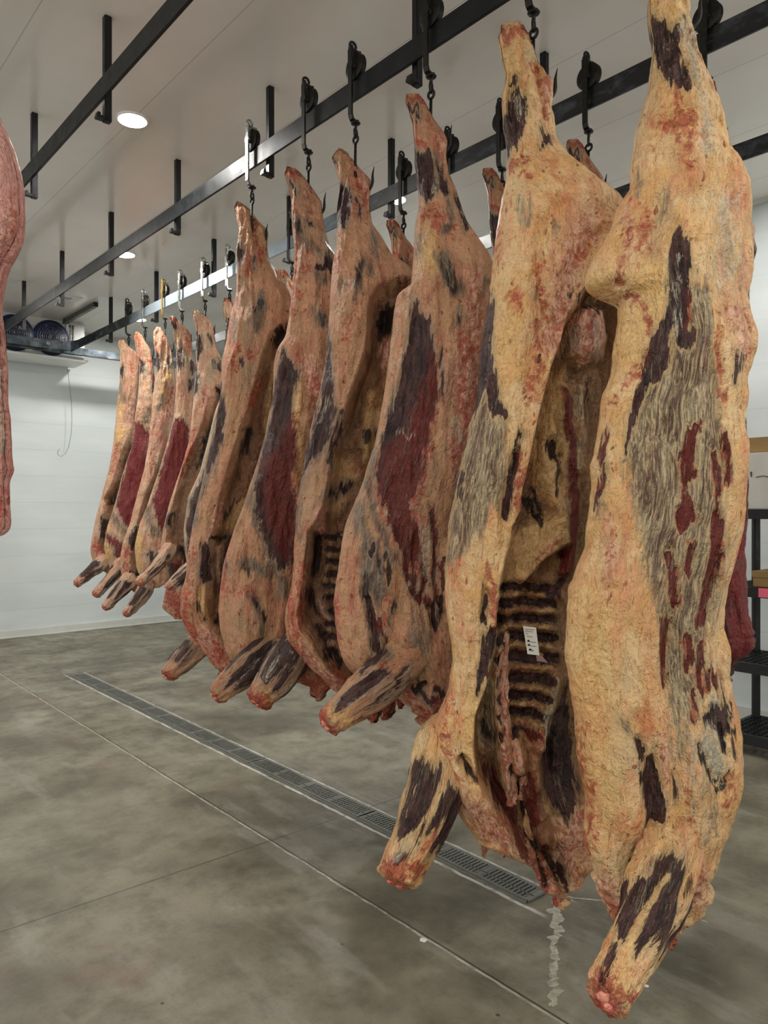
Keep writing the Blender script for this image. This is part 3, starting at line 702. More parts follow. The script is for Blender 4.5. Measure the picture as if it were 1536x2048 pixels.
RIBV = [1184, 1218, 1253, 1292, 1338, 1384, 1422, 1458, 1494]
def spec2():
    L = [(52,1005),(73,996),(98,1001),(147,1012),(178,1008),(190,1005),(230,1008),(275,1011),(321,1015),(352,1013),(413,1001),(459,994),(529,985),(600,977),(660,968),(720,960),(780,952),(837,941),(925,920),(1013,903),(1086,894),(1134,892),(1201,892),(1313,904),(1380,895),(1447,868),(1514,870),(1581,890),(1625,917),(1670,944),(1692,975),(1706,1042),(1759,1078),(1795,1102),(1815,1118)]
    R = [(52,1040),(58,1049),(101,1068),(132,1077),(165,1103),(200,1105),(226,1101),(239,1109),(275,1112),(330,1142),(361,1178),(389,1221),(407,1240),(440,1250),(520,1250),(620,1262),(900,1250),(1200,1215),(1500,1235),(1640,1240),(1700,1210),(1732,1184),(1760,1150),(1795,1132),(1815,1126)]
    f = []; a = f.append
    a(('D','p',[(1029,177),(1046,196),(1052,220),(1046,263),(1037,285),(1022,306),(1012,321),(1011,260),(1016,214)],1,6,.004)); a(('W','s',[(1032,200),(1038,230)],4,6))
    a(('Y','p',[(1010,160),(1030,165),(1046,180),(1056,215),(1056,250),(1048,210),(1030,180),(1012,205)],2,7)); a(('D','p',[(1080,248),(1098,266),(1098,282),(1078,296),(1084,272)],0,5)); a(('D','s',[(1026,164),(1018,172)],4,4))
    a(('R','s',[(1068,130),(1077,150),(1082,190),(1092,232)],4,6,.012,8)); a(('P','s',[(1092,150),(1098,200)],9,10)); a(('R','s',[(1006,68),(1045,58)],8,10)); a(('Y','s',[(1020,100),(1030,150)],12,14))
    a(('R','s',[(1048,325),(1052,350)],5,14)); a(('R','s',[(1022,330),(1040,320)],5,12)); a(('R','s',[(1004,395),(990,540)],3,12))
    for p in ([(1040,405),(1042,440)],[(1056,410),(1058,440)],[(1112,440),(1108,470)],[(1108,455),(1120,445)],[(1070,575),(1064,600)]): a(('G','s',p,4,6))
    a(('P','s',[(1180,440),(1150,500),(1130,600),(1110,680)],22,26,.02,40)); a(('R','s',[(1222,448),(1190,462),(1165,500)],4,10,.015,12)); a(('R','s',[(1078,515),(1074,560),(1082,600),(1100,640)],5,9,.010)); a(('R','s',[(1020,590),(1034,600)],7,10)); a(('R','s',[(1110,640),(1130,690),(1126,720)],6,10))
    a(('Y','p',[(985,590),(1020,590),(1035,650),(1010,740),(1000,800),(985,720)],0,16)); a(('Y','s',[(985,500),(982,560)],10,20))
    a(('R','s',[(1070,640),(1080,700),(1078,745),(1060,790)],7,14)); a(('R','s',[(1052,770),(1046,800)],4,8)); a(('D','s',[(1080,712),(1076,728)],2,3))
    a(('D','p',[(978,596),(979,676),(985,749),(993,772),(1002,808),(1012,845),(991,831),(978,800),(968,770),(955,800),(938,840),(950,760)],3,5,.006))
    a(('G','p',[(938,840),(962,782),(1000,850),(1012,880),(1015,960),(990,1010),(962,1055),(930,1100),(895,1140),(885,1120),(900,1010),(918,925)],2,14)); a(('D','s',[(928,948),(920,990)],3,4)); a(('D','s',[(930,880),(905,1000)],3,6))
    a(('D','s',[(1044,862),(1036,900),(1022,940)],4,4,.01)); a(('D','s',[(1034,905),(1019,965),(1009,1030)],7,4,.012,8)); a(('R','s',[(1042,905),(1036,960)],6,7)); a(('R','s',[(1044,960),(1030,1000),(1038,1040)],4,10))
    a(('D','s',[(972,1180),(966,1235)],6,4,.01)); a(('D','p',[(966,1268),(990,1260),(996,1290),(984,1320),(968,1352),(958,1392),(957,1335)],2,5,.012)); a(('R','s',[(978,1140),(985,1200),(990,1260)],5,8))
    a(('Y','s',[(955,1390),(938,1447),(940,1520)],13,8,.008)); a(('K','s',[(924,1522),(934,1534),(948,1556)],7,4,.03,8)); a(('','s',[(944,1360),(918,1440),(925,1520)],2,1,.015,14))
    a(('R','s',[(888,1470),(900,1540),(910,1560)],6,12)); a(('R','s',[(892,1458),(888,1462)],5,4)); a(('R','s',[(905,1390),(885,1450)],3,8))
    a(('P','s',[(935,1610),(985,1660),(1040,1700)],22,22)); a(('P','s',[(1050,1700),(1095,1780)],18,18)); a(('P','s',[(1150,1700),(1200,1650),(1120,1790)],20,18)); a(('R','s',[(1010,1640),(1060,1720),(1110,1800)],9,20))
    # chest cavity
    cav = [(1150,624),(1131,690),(1111,729),(1096,787),(1081,852),(1067,925),(1053,983),(1050,1022),(1033,1057),(1022,1100),(1012,1147),(1003,1223),(1001,1268),(990,1330),(974,1390),(958,1440),(956,1500),(962,1560),(992,1610),(1030,1670),(1075,1730),(1105,1770),(1125,1778),(1150,1745),(1200,1700),(1290,1650),(1290,560),(1190,560)]
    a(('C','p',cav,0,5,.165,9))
    for i, rv in enumerate(RIBV):
        h = [9,10,10,12,15,14,11,10,8][i]
        u1 = [1140,1140,1140,1140,1138,1124,1115,1108,1090][i]
        p = [(1012,rv-2),(1040,rv-3),(1080,rv),(u1,rv+8 - i)]
        a(('D','s',p,(h,h*.8),3,.016,9))
        a(('R','s',[(1030,rv-18),(1090,rv-16)],3,9)); a(('Y','s',[(1022,rv+h+5),(1075,rv+h+6),(u1-8,rv+h+12-i)],3.5,4,-.006,7))
    a(('','s',[(1030,1262),(1140,1262)],1,1,0,1))
    a(('Y','p',[(1026,1075),(1060,1045),(1150,1030),(1160,1090),(1105,1130),(1062,1180),(1040,1240),(1022,1262),(1008,1215),(1014,1140)],0,10,-.085,10))
    a(('','s',[(1062,1185),(1110,1125),(1150,1110)],2,1,.02,6)); a(('R','s',[(1085,1135),(1100,1105),(1140,1080)],2,5))
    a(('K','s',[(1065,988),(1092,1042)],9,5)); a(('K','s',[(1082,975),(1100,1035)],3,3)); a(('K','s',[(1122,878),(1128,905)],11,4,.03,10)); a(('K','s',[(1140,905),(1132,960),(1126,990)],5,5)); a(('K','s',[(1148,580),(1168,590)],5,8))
    a(('Y','p',[(1112,740),(1160,700),(1160,860),(1150,1040),(1110,1020),(1075,960),(1082,880)],-4,12,-.06,24))
    a(('P','p',[(1158,620),(1180,590),(1225,600),(1236,650),(1225,695),(1185,712),(1158,690)],0,6,-.10,16)); a(('W','s',[(1172,640),(1160,690)],5,6)); a(('W','s',[(1200,630),(1210,690)],3,8)); a(('K','s',[(1186,598),(1220,604)],6,5)); a(('K','s',[(1232,600),(1240,650)],3,4))
    a(('DR','s',[(1152,770),(1160,860),(1168,940),(1172,1010),(1164,1090),(1150,1150)],(8,14),5,-.05,12)); a(('G','s',[(1180,760),(1190,850),(1185,930)],9,8,-.05,14)); a(('K','s',[(1208,740),(1200,790),(1192,830)],4,6))
    a(('D','s',[(1160,1110),(1145,1180),(1120,1210)],9,6,-.02,10))
    a(('P','s',[(1010,1285),(1004,1340),(1001,1400),(1008,1450),(1014,1500),(1022,1540),(1026,1600)],(7,12),6,-.105,12)); a(('P','s',[(1040,1498),(1050,1530),(1052,1570)],10,6,-.08,14))
    a(('Y','s',[(1024,1280),(1028,1360),(1018,1420)],5,6,-.06,10)); a(('G','s',[(985,1380),(988,1440),(990,1520)],12,12,-.04,20)); a(('K','s',[(984,1478),(996,1500)],9,10))
    a(('R','s',[(1085,1500),(1078,1560),(1082,1640),(1100,1720)],(15,22),12,-.06,26)); a(('DR','s',[(1075,1590),(1085,1680)],12,12)); a(('DR','s',[(985,1570),(1020,1640),(1060,1710)],10,8,.02,10)); a(('K','s',[(1032,1560),(1060,1640),(1090,1740),(1096,1775)],5,4,.02,6))
    a(('G','s',[(1136,1385),(1122,1430),(1108,1470),(1098,1510)],(7,13),5,-.08,14)); a(('W','s',[(1120,1440),(1106,1480)],4,6)); a(('K','s',[(1122,1450),(1104,1500)],3,3))
    a(('Y','s',[(1092,1520),(1094,1600),(1110,1650),(1150,1700)],6,6,-.03,12)); a(('D','p',[(1120,1480),(1165,1400),(1180,1640),(1150,1680),(1115,1630),(1104,1560)],0,8,.02,12)); a(('C','s',[(1140,1480),(1140,1600)],9,8,-.03,14)); a(('D','s',[(1110,1740),(1130,1770)],9,6))
    # form of the belly strip
    a(('','s',[(1010,560),(1015,800),(985,950),(940,1100),(935,1300),(920,1400),(900,1500),(930,1590)],14,1,-.03,60)); a(('','s',[(1070,420),(1050,560),(1040,700)],10,1,-.03,70)); a(('','s',[(1230,420),(1170,520),(1140,640)],6,1,.03,30))
    lp = [(884,1430,Z2+.06,30),(880,1480,Z2+.0,46),(872,1560,Z2-.06,56),(852,1630,Z2-.10,54),(826,1690,Z2-.14,46),(802,1738,Z2-.17,43),(791,1768,Z2-.19,41)]
    lf = [('D','p',[(850,1520),(868,1560),(880,1580),(850,1640),(828,1672),(806,1676),(796,1660),(822,1600),(838,1560)],0,6),('D','p',[(906,1570),(916,1590),(900,1625),(874,1660),(852,1668),(866,1630),(880,1596)],0,6),('N','s',[(886,1555),(866,1612),(838,1654),(812,1700)],4,3),('Y','s',[(856,1490),(862,1530)],12,8),('D','s',[(826,1680),(800,1722)],9,6),('W','s',[(812,1690),(790,1720)],4,6),
          ('R','s',[(770,1738),(800,1745),(836,1738)],14,12),('R','s',[(795,1745),(792,1790)],28,12),('Y','s',[(905,1630),(850,1730)],9,8),('R','s',[(870,1660),(850,1700)],3,8)]
    shreds = [dict(name='fat_strand', pts=[(1014,1262,Z2-.03,6),(1008,1310,Z2-.02,8),(1004,1370,Z2-.02,10),(1004,1430,Z2-.02,14),(1010,1480,Z2-.02,16),(1016,1530,Z2-.01,13),(1022,1570,Z2-.01,11),(1026,1612,Z2,8)], feats=[('P','s',[(1010,1240),(1004,1400),(1030,1620)],30,10)], n=20, lump=2.2, flat=.8, ef=.01),
              dict(name='fat_strand', pts=[(1036,1490,Z2+.02,8),(1044,1520,Z2+.0,12),(1050,1556,Z2+.0,11),(1048,1600,Z2+.02,7)], feats=[('P','s',[(1040,1480),(1050,1610)],30,10)], n=18, lump=2.4, ef=.01),
              dict(name='shred', pts=[(970,1690,Z2,9),(968,1708,Z2,4),(969,1716,Z2,1)], feats=[('P','s',[(968,1680),(968,1720)],20,10)], n=10), dict(name='shred', pts=[(1003,1695,Z2,8),(1004,1708,Z2,4),(1005,1716,Z2,1)], feats=[('P','s',[(1003,1680),(1003,1720)],20,10)], n=10)]
    return dict(z=Z2, L=L, R=R, feats=f, mat='meat_yellow', T=[(52,.045),(160,.06),(280,.09),(420,.15),(600,.16),(900,.15),(1500,.15),(1700,.12),(1815,.05)], step=4.0, nf=170, nb=44, jag=2.0, ribs=(1010,1145,1165,1490), rag=[(0,0),(1640,0),(1690,9),(1815,10)], legs=[dict(pts=lp, feats=lf, n=52, step=.005, stripe=.6, s0=.26)], limbs=shreds)

def spec3():
    L = [(190,814),(200,808),(217,816),(248,824),(286,829),(325,829),(385,838),(411,838),(442,831),(481,828),(532,825),(575,822),(590,795),(623,787),(662,784),(741,775),(819,762),(884,752),(931,736),(976,721),(1015,705),(1048,692),(1080,684),(1140,676),(1206,668),(1245,672),(1284,677),(1323,688),(1352,712),(1375,760),(1395,800),(1415,822),(1441,838),(1482,856)]
    R = [(190,834),(195,841),(240,866),(258,881),(276,894),(290,896),(315,893),(356,900),(377,910),(447,932),(478,951),(506,971),(532,985),(560,996),(700,1005),(840,985),(925,960),(1013,945),(1086,935),(1200,935),(1313,940),(1380,935),(1447,905),(1482,890)]
    f = []; a = f.append
    a(('D','p',[(831,298),(846,302),(862,330),(872,360),(866,392),(852,398),(838,380),(832,345)],3,6,.004)); a(('D','p',[(872,345),(884,350),(894,378),(886,388),(870,384)],1,5)); a(('D','s',[(868,305),(880,340)],2,4)); a(('W','s',[(866,308),(874,350),(870,384)],1.5,3))
    a(('D','s',[(820,212),(832,226),(838,238)],4,4)); a(('R','s',[(812,196),(836,200),(842,212)],6,7)); a(('R','s',[(832,278),(845,282)],4,6)); a(('P','s',[(884,270),(888,320)],8,12))
    a(('D','s',[(915,400),(922,425),(930,446)],6,5)); a(('G','s',[(896,395),(904,440)],7,10)); a(('R','s',[(872,432),(876,450)],9,8)); a(('R','s',[(838,425),(875,425)],3,14)); a(('G','p',[(888,445),(905,438),(906,455),(896,468),(886,460)],1,5)); a(('R','s',[(912,446),(904,470)],3,5))
    a(('G','s',[(885,515),(900,560),(918,585)],15,16)); a(('K','s',[(892,535),(908,575)],5,16)); a(('G','s',[(918,620),(920,640)],9,14)); a(('K','s',[(917,632),(920,642)],2,6)); a(('G','s',[(972,560),(970,590)],6,10)); a(('G','s',[(842,480),(838,510)],5,12))
    a(('Y','s',[(860,470),(858,520)],14,18)); a(('P','s',[(940,700),(930,760),(950,850),(940,930)],26,30)); a(('P','s',[(950,560),(955,660)],14,26)); a(('R','s',[(945,790),(955,830),(930,900)],13,26)); a(('R','s',[(925,680),(950,700)],5,20)); a(('W','s',[(905,840),(925,890)],3,8))
    a(('D','p',[(830,590),(840,622),(862,640),(866,690),(870,740),(880,780),(866,830),(856,850),(858,880),(848,920),(838,970),(822,1000),(828,1040),(840,1080),(836,1130),(818,1130),(800,1090),(780,1050),(762,1000),(750,950),(762,880),(778,820),(796,760),(812,700),(822,640)],-2,6,.008,14))
    a(('R','p',[(858,700),(872,750),(880,785),(864,840),(860,900),(846,960),(830,1010),(842,1060),(844,1150),(820,1140),(796,1080),(764,1010),(756,960),(772,900),(800,870),(826,820),(850,760)],0,14))
    a(('G','s',[(756,900),(738,960),(744,1010),(760,1060),(790,1110),(820,1150)],9,9)); a(('W','s',[(796,864),(814,866),(826,874)],2,4)); a(('G','s',[(805,760),(775,870),(768,940)],6,10)); a(('G','s',[(816,1040),(822,1120),(838,1190)],5,7)); a(('G','s',[(772,960),(786,1040)],2,5))
    a(('Y','s',[(800,960),(797,990)],2,3)); a(('Y','s',[(856,780),(852,800)],3,3))
    for st in ([(832,1060),(826,1130),(830,1180)],[(812,1100),(818,1170)],[(862,1010),(870,1100),(868,1170),(880,1210)],[(838,1110),(850,1160),(842,1200),(820,1185)],[(900,1120),(880,1130),(888,1180)],[(838,1190),(852,1195),(860,1215)]): a(('DR','s',st,3.5,4,.006))
    a(('W','s',[(846,1060),(850,1110),(846,1150)],5,7)); a(('G','s',[(742,1090),(745,1130),(752,1180)],22,12)); a(('K','s',[(750,1076),(744,1100)],4,4)); a(('D','s',[(746,1078),(743,1102)],4,3)); a(('K','s',[(757,1110),(760,1140)],3,4)); a(('K','s',[(775,1110),(778,1165)],5,5)); a(('G','s',[(715,1010),(726,1060),(745,1090)],10,14)); a(('K','s',[(735,1160),(730,1190)],8,16))
    a(('D','s',[(736,1200),(748,1260),(752,1300)],(6,8),5,.012)); a(('D','s',[(758,1230),(768,1268)],3,5)); a(('R','s',[(770,1200),(765,1250)],3,10)); a(('DR','s',[(752,1240),(770,1270)],5,5)); a(('D','s',[(786,1200),(780,1250)],2,3))
    a(('K','s',[(862,1216),(868,1250)],6,4,.01)); a(('K','s',[(885,1200),(886,1236)],6,4,.01)); a(('G','s',[(876,1205),(874,1240)],7,5)); a(('G','s',[(838,1240),(835,1300),(830,1340)],16,22)); a(('K','s',[(812,1310),(835,1345)],8,16)); a(('K','p',[(822,1370),(850,1362),(858,1372),(838,1386),(818,1386)],0,4,.02)); a(('K','s',[(875,1385),(892,1395)],8,5)); a(('D','s',[(840,1390),(870,1405)],4,6)); a(('P','s',[(800,1395),(880,1405)],10,14)); a(('R','s',[(845,1430),(870,1450),(880,1400)],12,14))
    a(('R','s',[(672,1200),(674,1280)],3,14)); a(('R','s',[(702,1280),(704,1284)],4,4)); a(('D','s',[(881,700),(885,760),(886,780)],2,3)); a(('D','s',[(860,1000),(870,1040)],1,2))
    a(('','s',[(798,1150),(795,1210),(785,1280),(745,1340)],2,1,.022,18)); a(('','s',[(700,1100),(700,1250),(715,1310)],8,1,-.03,50)); a(('','s',[(840,1000),(850,1200)],5,1,.008,30)); a(('','s',[(874,430),(860,600),(880,700)],10,1,-.014,40)); a(('','s',[(876,275),(874,330),(892,385)],2,1,.015,7)); a(('','s',[(880,1080),(878,1200)],3,1,.012,10)); a(('','s',[(895,1090),(900,1190)],9,1,-.012,16))
    lp = [(872,1240,Z3+.04,24),(850,1275,Z3-.01,36),(820,1308,Z3-.07,44),(785,1342,Z3-.14,46),(752,1370,Z3-.20,44),(715,1398,Z3-.26,39),(672,1432,Z3-.30,31),(650,1452,Z3-.33,26)]
    lf = [('D','p',[(752,1302),(770,1296),(750,1325),(726,1345),(730,1325)],2,4),('D','p',[(740,1348),(768,1340),(776,1352),(740,1380),(700,1412),(672,1420),(690,1390)],1,5),('D','p',[(780,1368),(808,1352),(800,1372),(760,1400),(705,1422),(735,1396)],1,5),('N','s',[(800,1342),(745,1386),(692,1424)],2.5,2.5),('N','s',[(790,1366),(740,1400),(705,1424)],1.5,2),('Y','s',[(776,1282),(770,1300)],8,8),('R','s',[(768,1330),(782,1340)],6,12),('R','s',[(640,1425),(650,1475)],17,9),('Y','s',[(660,1420),(690,1440)],6,8),('W','s',[(700,1410),(790,1356)],1.5,3)]
    sh = [dict(name='neck_shreds', pts=[(u, v0, Z3+dz, w), (u + 2, (v0 + v1) / 2, Z3+dz, w * .85), (u - 2, v1 - 10, Z3+dz, w * .45), (u, v1, Z3+dz, 2)], feats=[('R','s',[(u,v0),(u,v1)],30,12),('D','s',[(u+4,v0),(u+6,v1)],4,6)], n=26, lump=2.4, flat=.35) for u, v0, v1, w, dz in ((748,1392,1446,19,0),(774,1385,1440,16,.03),(722,1410,1430,12,-.02),(800,1380,1418,10,.02))]
    return dict(z=Z3, L=L, R=R, feats=f, mat='meat_tan', T=[(190,.04),(290,.06),(450,.10),(600,.13),(1300,.13),(1400,.1),(1482,.03)], step=3.6, nf=130, nb=40, jag=1.6, rag=[(0,0),(1340,0),(1400,6),(1482,6)], legs=[dict(pts=lp, feats=lf, n=48, step=.006, stripe=.62, s0=.36)], limbs=sh)

def spec4():
    L = [(288,676),(297,665),(310,662),(325,671),(351,676),(369,679),(416,674),(493,674),(532,665),(584,662),(636,658),(688,655),(728,650),(780,640),(845,624),(923,609),(989,598),(1041,592),(1080,590),(1115,589),(1175,583),(1211,573),(1245,570),(1279,576),(1300,589),(1326,612),(1357,646),(1378,662),(1395,690)]
    R = [(288,680),(291,688),(320,712),(354,741),(366,743),(390,738),(416,738),(449,744),(475,764),(514,786),(537,820),(560,835),(700,830),(850,800),(1000,760),(1150,730),(1300,745),(1378,740),(1395,715)]
    f = []; a = f.append
    a(('D','p',[(680,372),(692,376),(698,395),(694,425),(684,450),(675,458),(674,415)],2,5,.004)); a(('D','s',[(714,400),(722,432)],2,3)); a(('R','s',[(712,350),(718,370),(730,400),(734,438)],3,5,.01,7)); a(('P','s',[(726,350),(732,390)],7,8)); a(('D','s',[(662,305),(670,322)],2,2)); a(('R','s',[(706,410),(712,440)],4,8))
    a(('G','s',[(728,520),(722,545),(712,570)],9,8)); a(('K','s',[(724,522),(716,560)],4,8)); a(('G','s',[(742,530),(742,545)],6,8)); a(('G','s',[(682,555),(683,580)],4,6)); a(('G','s',[(745,470),(752,510)],8,14)); a(('G','s',[(716,580),(708,600)],5,9))
    a(('R','s',[(690,640),(694,665)],5,8)); a(('R','s',[(688,690),(700,660),(720,600)],2,10)); a(('P','s',[(665,480),(672,540)],8,18))
    a(('D','p',[(655,655),(658,690),(663,740),(664,790),(668,815),(666,860),(656,880),(640,900),(620,930),(606,950),(612,910),(630,850),(645,780),(652,720)],1,5,.006)); a(('G','p',[(668,820),(676,840),(668,870),(650,905),(625,930),(600,985),(592,1000),(610,930),(640,870)],2,8)); a(('W','s',[(658,800),(640,850)],2,5)); a(('G','s',[(590,1010),(596,1070)],8,12))
    a(('D','s',[(683,830),(676,870),(664,900),(658,930)],3,4,.008)); a(('R','s',[(612,1050),(610,1065)],3,4))
    a(('R','s',[(582,1195),(584,1200)],3,3)); a(('R','s',[(580,1200),(585,1245),(592,1300),(612,1325)],5,8)); a(('P','s',[(600,1300),(640,1345),(668,1372)],12,14)); a(('R','s',[(668,1345),(700,1378)],10,12)); a(('R','s',[(606,1130),(604,1200),(600,1240)],4,14))
    cav = [(800,560),(762,575),(746,600),(742,625),(741,660),(736,702),(721,749),(705,793),(689,848),(671,897),(663,962),(653,1015),(642,1041),(624,1067),(618,1115),(614,1162),(608,1200),(602,1230),(608,1256),(630,1281),(646,1310),(668,1340),(700,1370),(735,1370),(780,1300),(850,900),(850,560)]
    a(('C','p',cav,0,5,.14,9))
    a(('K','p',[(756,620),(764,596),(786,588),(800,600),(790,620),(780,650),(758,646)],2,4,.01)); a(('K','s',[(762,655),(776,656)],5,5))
    a(('Y','s',[(800,610),(790,680),(778,760),(760,850)],12,9,-.10,14)); a(('R','s',[(797,625),(798,645)],5,5)); a(('R','s',[(765,760),(756,800)],7,8,-.06,10)); a(('P','s',[(770,680),(765,720)],9,10,-.05,14)); a(('Y','s',[(740,780),(735,860),(735,910)],(10,14),10,-.07,16)); a(('K','s',[(733,862),(733,880)],8,4)); a(('W','s',[(732,870),(734,878)],1,2))
    a(('R','s',[(715,930),(730,940)],9,12)); a(('K','s',[(662,990),(690,975)],6,14)); a(('Y','p',[(668,905),(712,920),(725,945),(700,1000),(660,1040),(655,1010),(665,950)],0,12,-.02,12)); a(('D','s',[(660,990),(700,972)],5,12))
    for rv in range(1075, 1290, 26): a(('D','s',[(650,rv),(720,rv+3)],6,4,.012,6))
    a(('K','p',[(624,1075),(638,1072),(636,1110),(632,1155),(620,1160),(618,1110)],0,4,.02)); a(('Y','s',[(650,1065),(658,1090),(648,1140),(642,1170)],4,5,-.05,8)); a(('R','s',[(640,1080),(636,1150)],2,4)); a(('P','s',[(642,1030),(640,1062)],8,7,-.1,9)); a(('P','s',[(634,1210),(655,1250),(660,1300)],9,9,-.05,12))
    a(('D','s',[(615,1190),(625,1230)],6,6)); a(('K','p',[(648,1295),(668,1308),(688,1330),(688,1342),(676,1344),(660,1330),(645,1300)],0,5)); a(('D','s',[(630,1262),(650,1290)],6,6))
    a(('','s',[(700,600),(690,750),(640,950),(605,1100),(598,1200),(600,1260)],8,1,-.02,34)); a(('','s',[(610,1110),(604,1180),(594,1240)],1,1,.01,10)); a(('','s',[(790,555),(752,580),(735,640),(700,760)],2,1,.014,12))
    lp = [(612,1262,Z4+.06,24),(596,1292,Z4+.03,36),(575,1325,Z4-.02,40),(550,1362,Z4-.06,37),(525,1390,Z4-.08,30),(512,1408,Z4-.10,25)]
    lf = [('D','p',[(568,1265),(576,1285),(586,1310),(560,1345),(530,1370),(524,1360),(544,1315)],1,5),('D','p',[(592,1300),(600,1310),(578,1342),(560,1352)],0,5),('W','s',[(560,1310),(530,1360)],2,4),('R','s',[(498,1388),(530,1412)],15,8),('Y','s',[(545,1382),(536,1405)],6,6)]
    sh = [dict(name='neck_shreds', pts=[(640,1335,Z4+.08,34),(640,1360,Z4+.08,32),(638,1384,Z4+.08,14),(640,1402,Z4+.08,3)], feats=[('R','s',[(600,1370),(680,1370)],20,14)], n=24, lump=2.6, flat=.35), dict(name='neck_shreds', pts=[(600,1330,Z4+.08,20),(612,1352,Z4+.08,18),(622,1372,Z4+.08,6)], feats=[('R','s',[(600,1350),(640,1370)],20,14)], n=18, lump=2.0, flat=.4)]
    return dict(z=Z4, L=L, R=R, feats=f, mat='meat_tan', T=[(288,.04),(400,.055),(500,.09),(600,.13),(1200,.12),(1350,.09),(1395,.04)], dz=[(288,.05),(345,.035),(420,0),(1395,0)], step=3.6, nf=130, nb=36, jag=1.4, ribs=(640,740,1060,1300), rag=[(0,0),(1300,0),(1360,3),(1395,6)], legs=[dict(pts=lp, feats=lf, n=44)], limbs=sh)

def spec5():
    L = [(335,576),(343,568),(371,577),(406,583),(435,583),(503,590),(542,588),(591,583),(638,578),(673,573),(700,556),(727,549),(755,548),(802,545),(823,539),(870,532),(917,520),(964,502),(1011,488),(1053,471),(1088,460),(1121,450),(1175,443),(1217,438),(1256,442),(1303,454),(1327,468),(1345,500),(1360,540)]
    R = [(335,582),(341,596),(365,616),(382,628),(406,644),(445,647),(472,652),(498,661),(520,676),(600,690),(700,680),(850,665),(1000,625),(1150,605),(1250,600),(1320,590),(1360,560)]
    f = []; a = f.append
    a(('R','s',[(574,342),(592,352)],7,8)); a(('D','s',[(580,365),(592,382)],3,4)); a(('G','s',[(594,440),(600,460),(600,480)],10,9)); a(('K','s',[(598,448),(602,462)],4,7)); a(('D','s',[(617,440),(622,455)],2,4)); a(('P','s',[(616,385),(622,420)],9,12)); a(('R','s',[(622,498),(618,515)],2,4))
    a(('D','p',[(656,505),(662,520),(658,540),(640,545),(630,540),(645,528)],2,5)); a(('G','s',[(636,550),(645,565)],9,12)); a(('R','s',[(600,540),(615,540)],5,9)); a(('G','s',[(640,625),(644,645)],11,14)); a(('K','s',[(644,632),(646,645)],3,12)); a(('G','s',[(600,480),(640,500)],8,16)); a(('W','s',[(650,470),(655,500)],4,10))
    a(('R','s',[(590,500),(585,620)],4,20)); a(('P','s',[(620,740),(640,780)],20,24)); a(('R','s',[(626,760),(630,820)],4,14))
    a(('D','p',[(566,700),(574,720),(596,738),(588,780),(584,850),(590,880),(584,960),(592,1030),(596,1080),(590,1120),(560,1140),(545,1120),(525,1060),(505,1020),(510,985),(520,920),(535,860),(545,800),(556,740)],-1,6,.008,12))
    a(('R','p',[(590,830),(590,1060),(596,1080),(580,1130),(558,1110),(530,1040),(522,980),(528,930),(556,890),(572,850)],0,10)); a(('G','s',[(560,720),(545,820),(520,930),(500,1000),(510,1040),(530,1090),(560,1160),(585,1180)],7,8)); a(('G','s',[(566,740),(560,860)],2,5)); a(('Y','s',[(575,880),(566,950)],2,3)); a(('G','s',[(545,930),(548,1040),(568,1100)],3,6))
    a(('Y','p',[(583,770),(600,760),(600,900),(595,1040),(588,960),(586,860)],0,6))
    a(('G','s',[(490,1125),(530,1140),(560,1150),(570,1190)],12,14)); a(('K','s',[(488,1130),(500,1150)],4,9)); a(('G','s',[(505,1190),(525,1230),(520,1260)],9,9)); a(('K','s',[(508,1195),(530,1236)],4,6)); a(('R','s',[(452,1120),(444,1200)],3,12)); a(('R','s',[(460,1178),(500,1185)],2,5)); a(('D','s',[(450,1120),(456,1140)],2,5)); a(('R','s',[(500,1176),(512,1190)],3,5))
    a(('','s',[(546,1140),(548,1220),(535,1270),(505,1310)],2,1,.02,14)); a(('','s',[(480,1120),(475,1220),(485,1290)],8,1,-.025,40)); a(('','s',[(618,385),(622,440)],1,1,.01,7))
    lp = [(562,1262,Z5-.0,20),(545,1288,Z5-.06,29),(515,1318,Z5-.12,34),(480,1350,Z5-.18,32),(448,1378,Z5-.22,25),(428,1394,Z5-.25,20)]
    lf = [('D','p',[(505,1310),(516,1308),(500,1335),(470,1362),(448,1372),(466,1348)],1,4),('D','p',[(520,1338),(526,1346),(500,1362),(468,1378),(490,1356)],2,4),('R','s',[(420,1390),(432,1404)],9,7),('W','s',[(514,1325),(470,1365)],1,2)]
    return dict(z=Z5, L=L, R=R, feats=f, mat='meat_tan', T=[(335,.04),(420,.055),(550,.09),(700,.115),(1300,.115),(1360,.05)], step=3.6, nf=110, nb=36, jag=1.4, rag=[(0,0),(1330,0),(1360,4)], legs=[dict(pts=lp, feats=lf, n=40)])

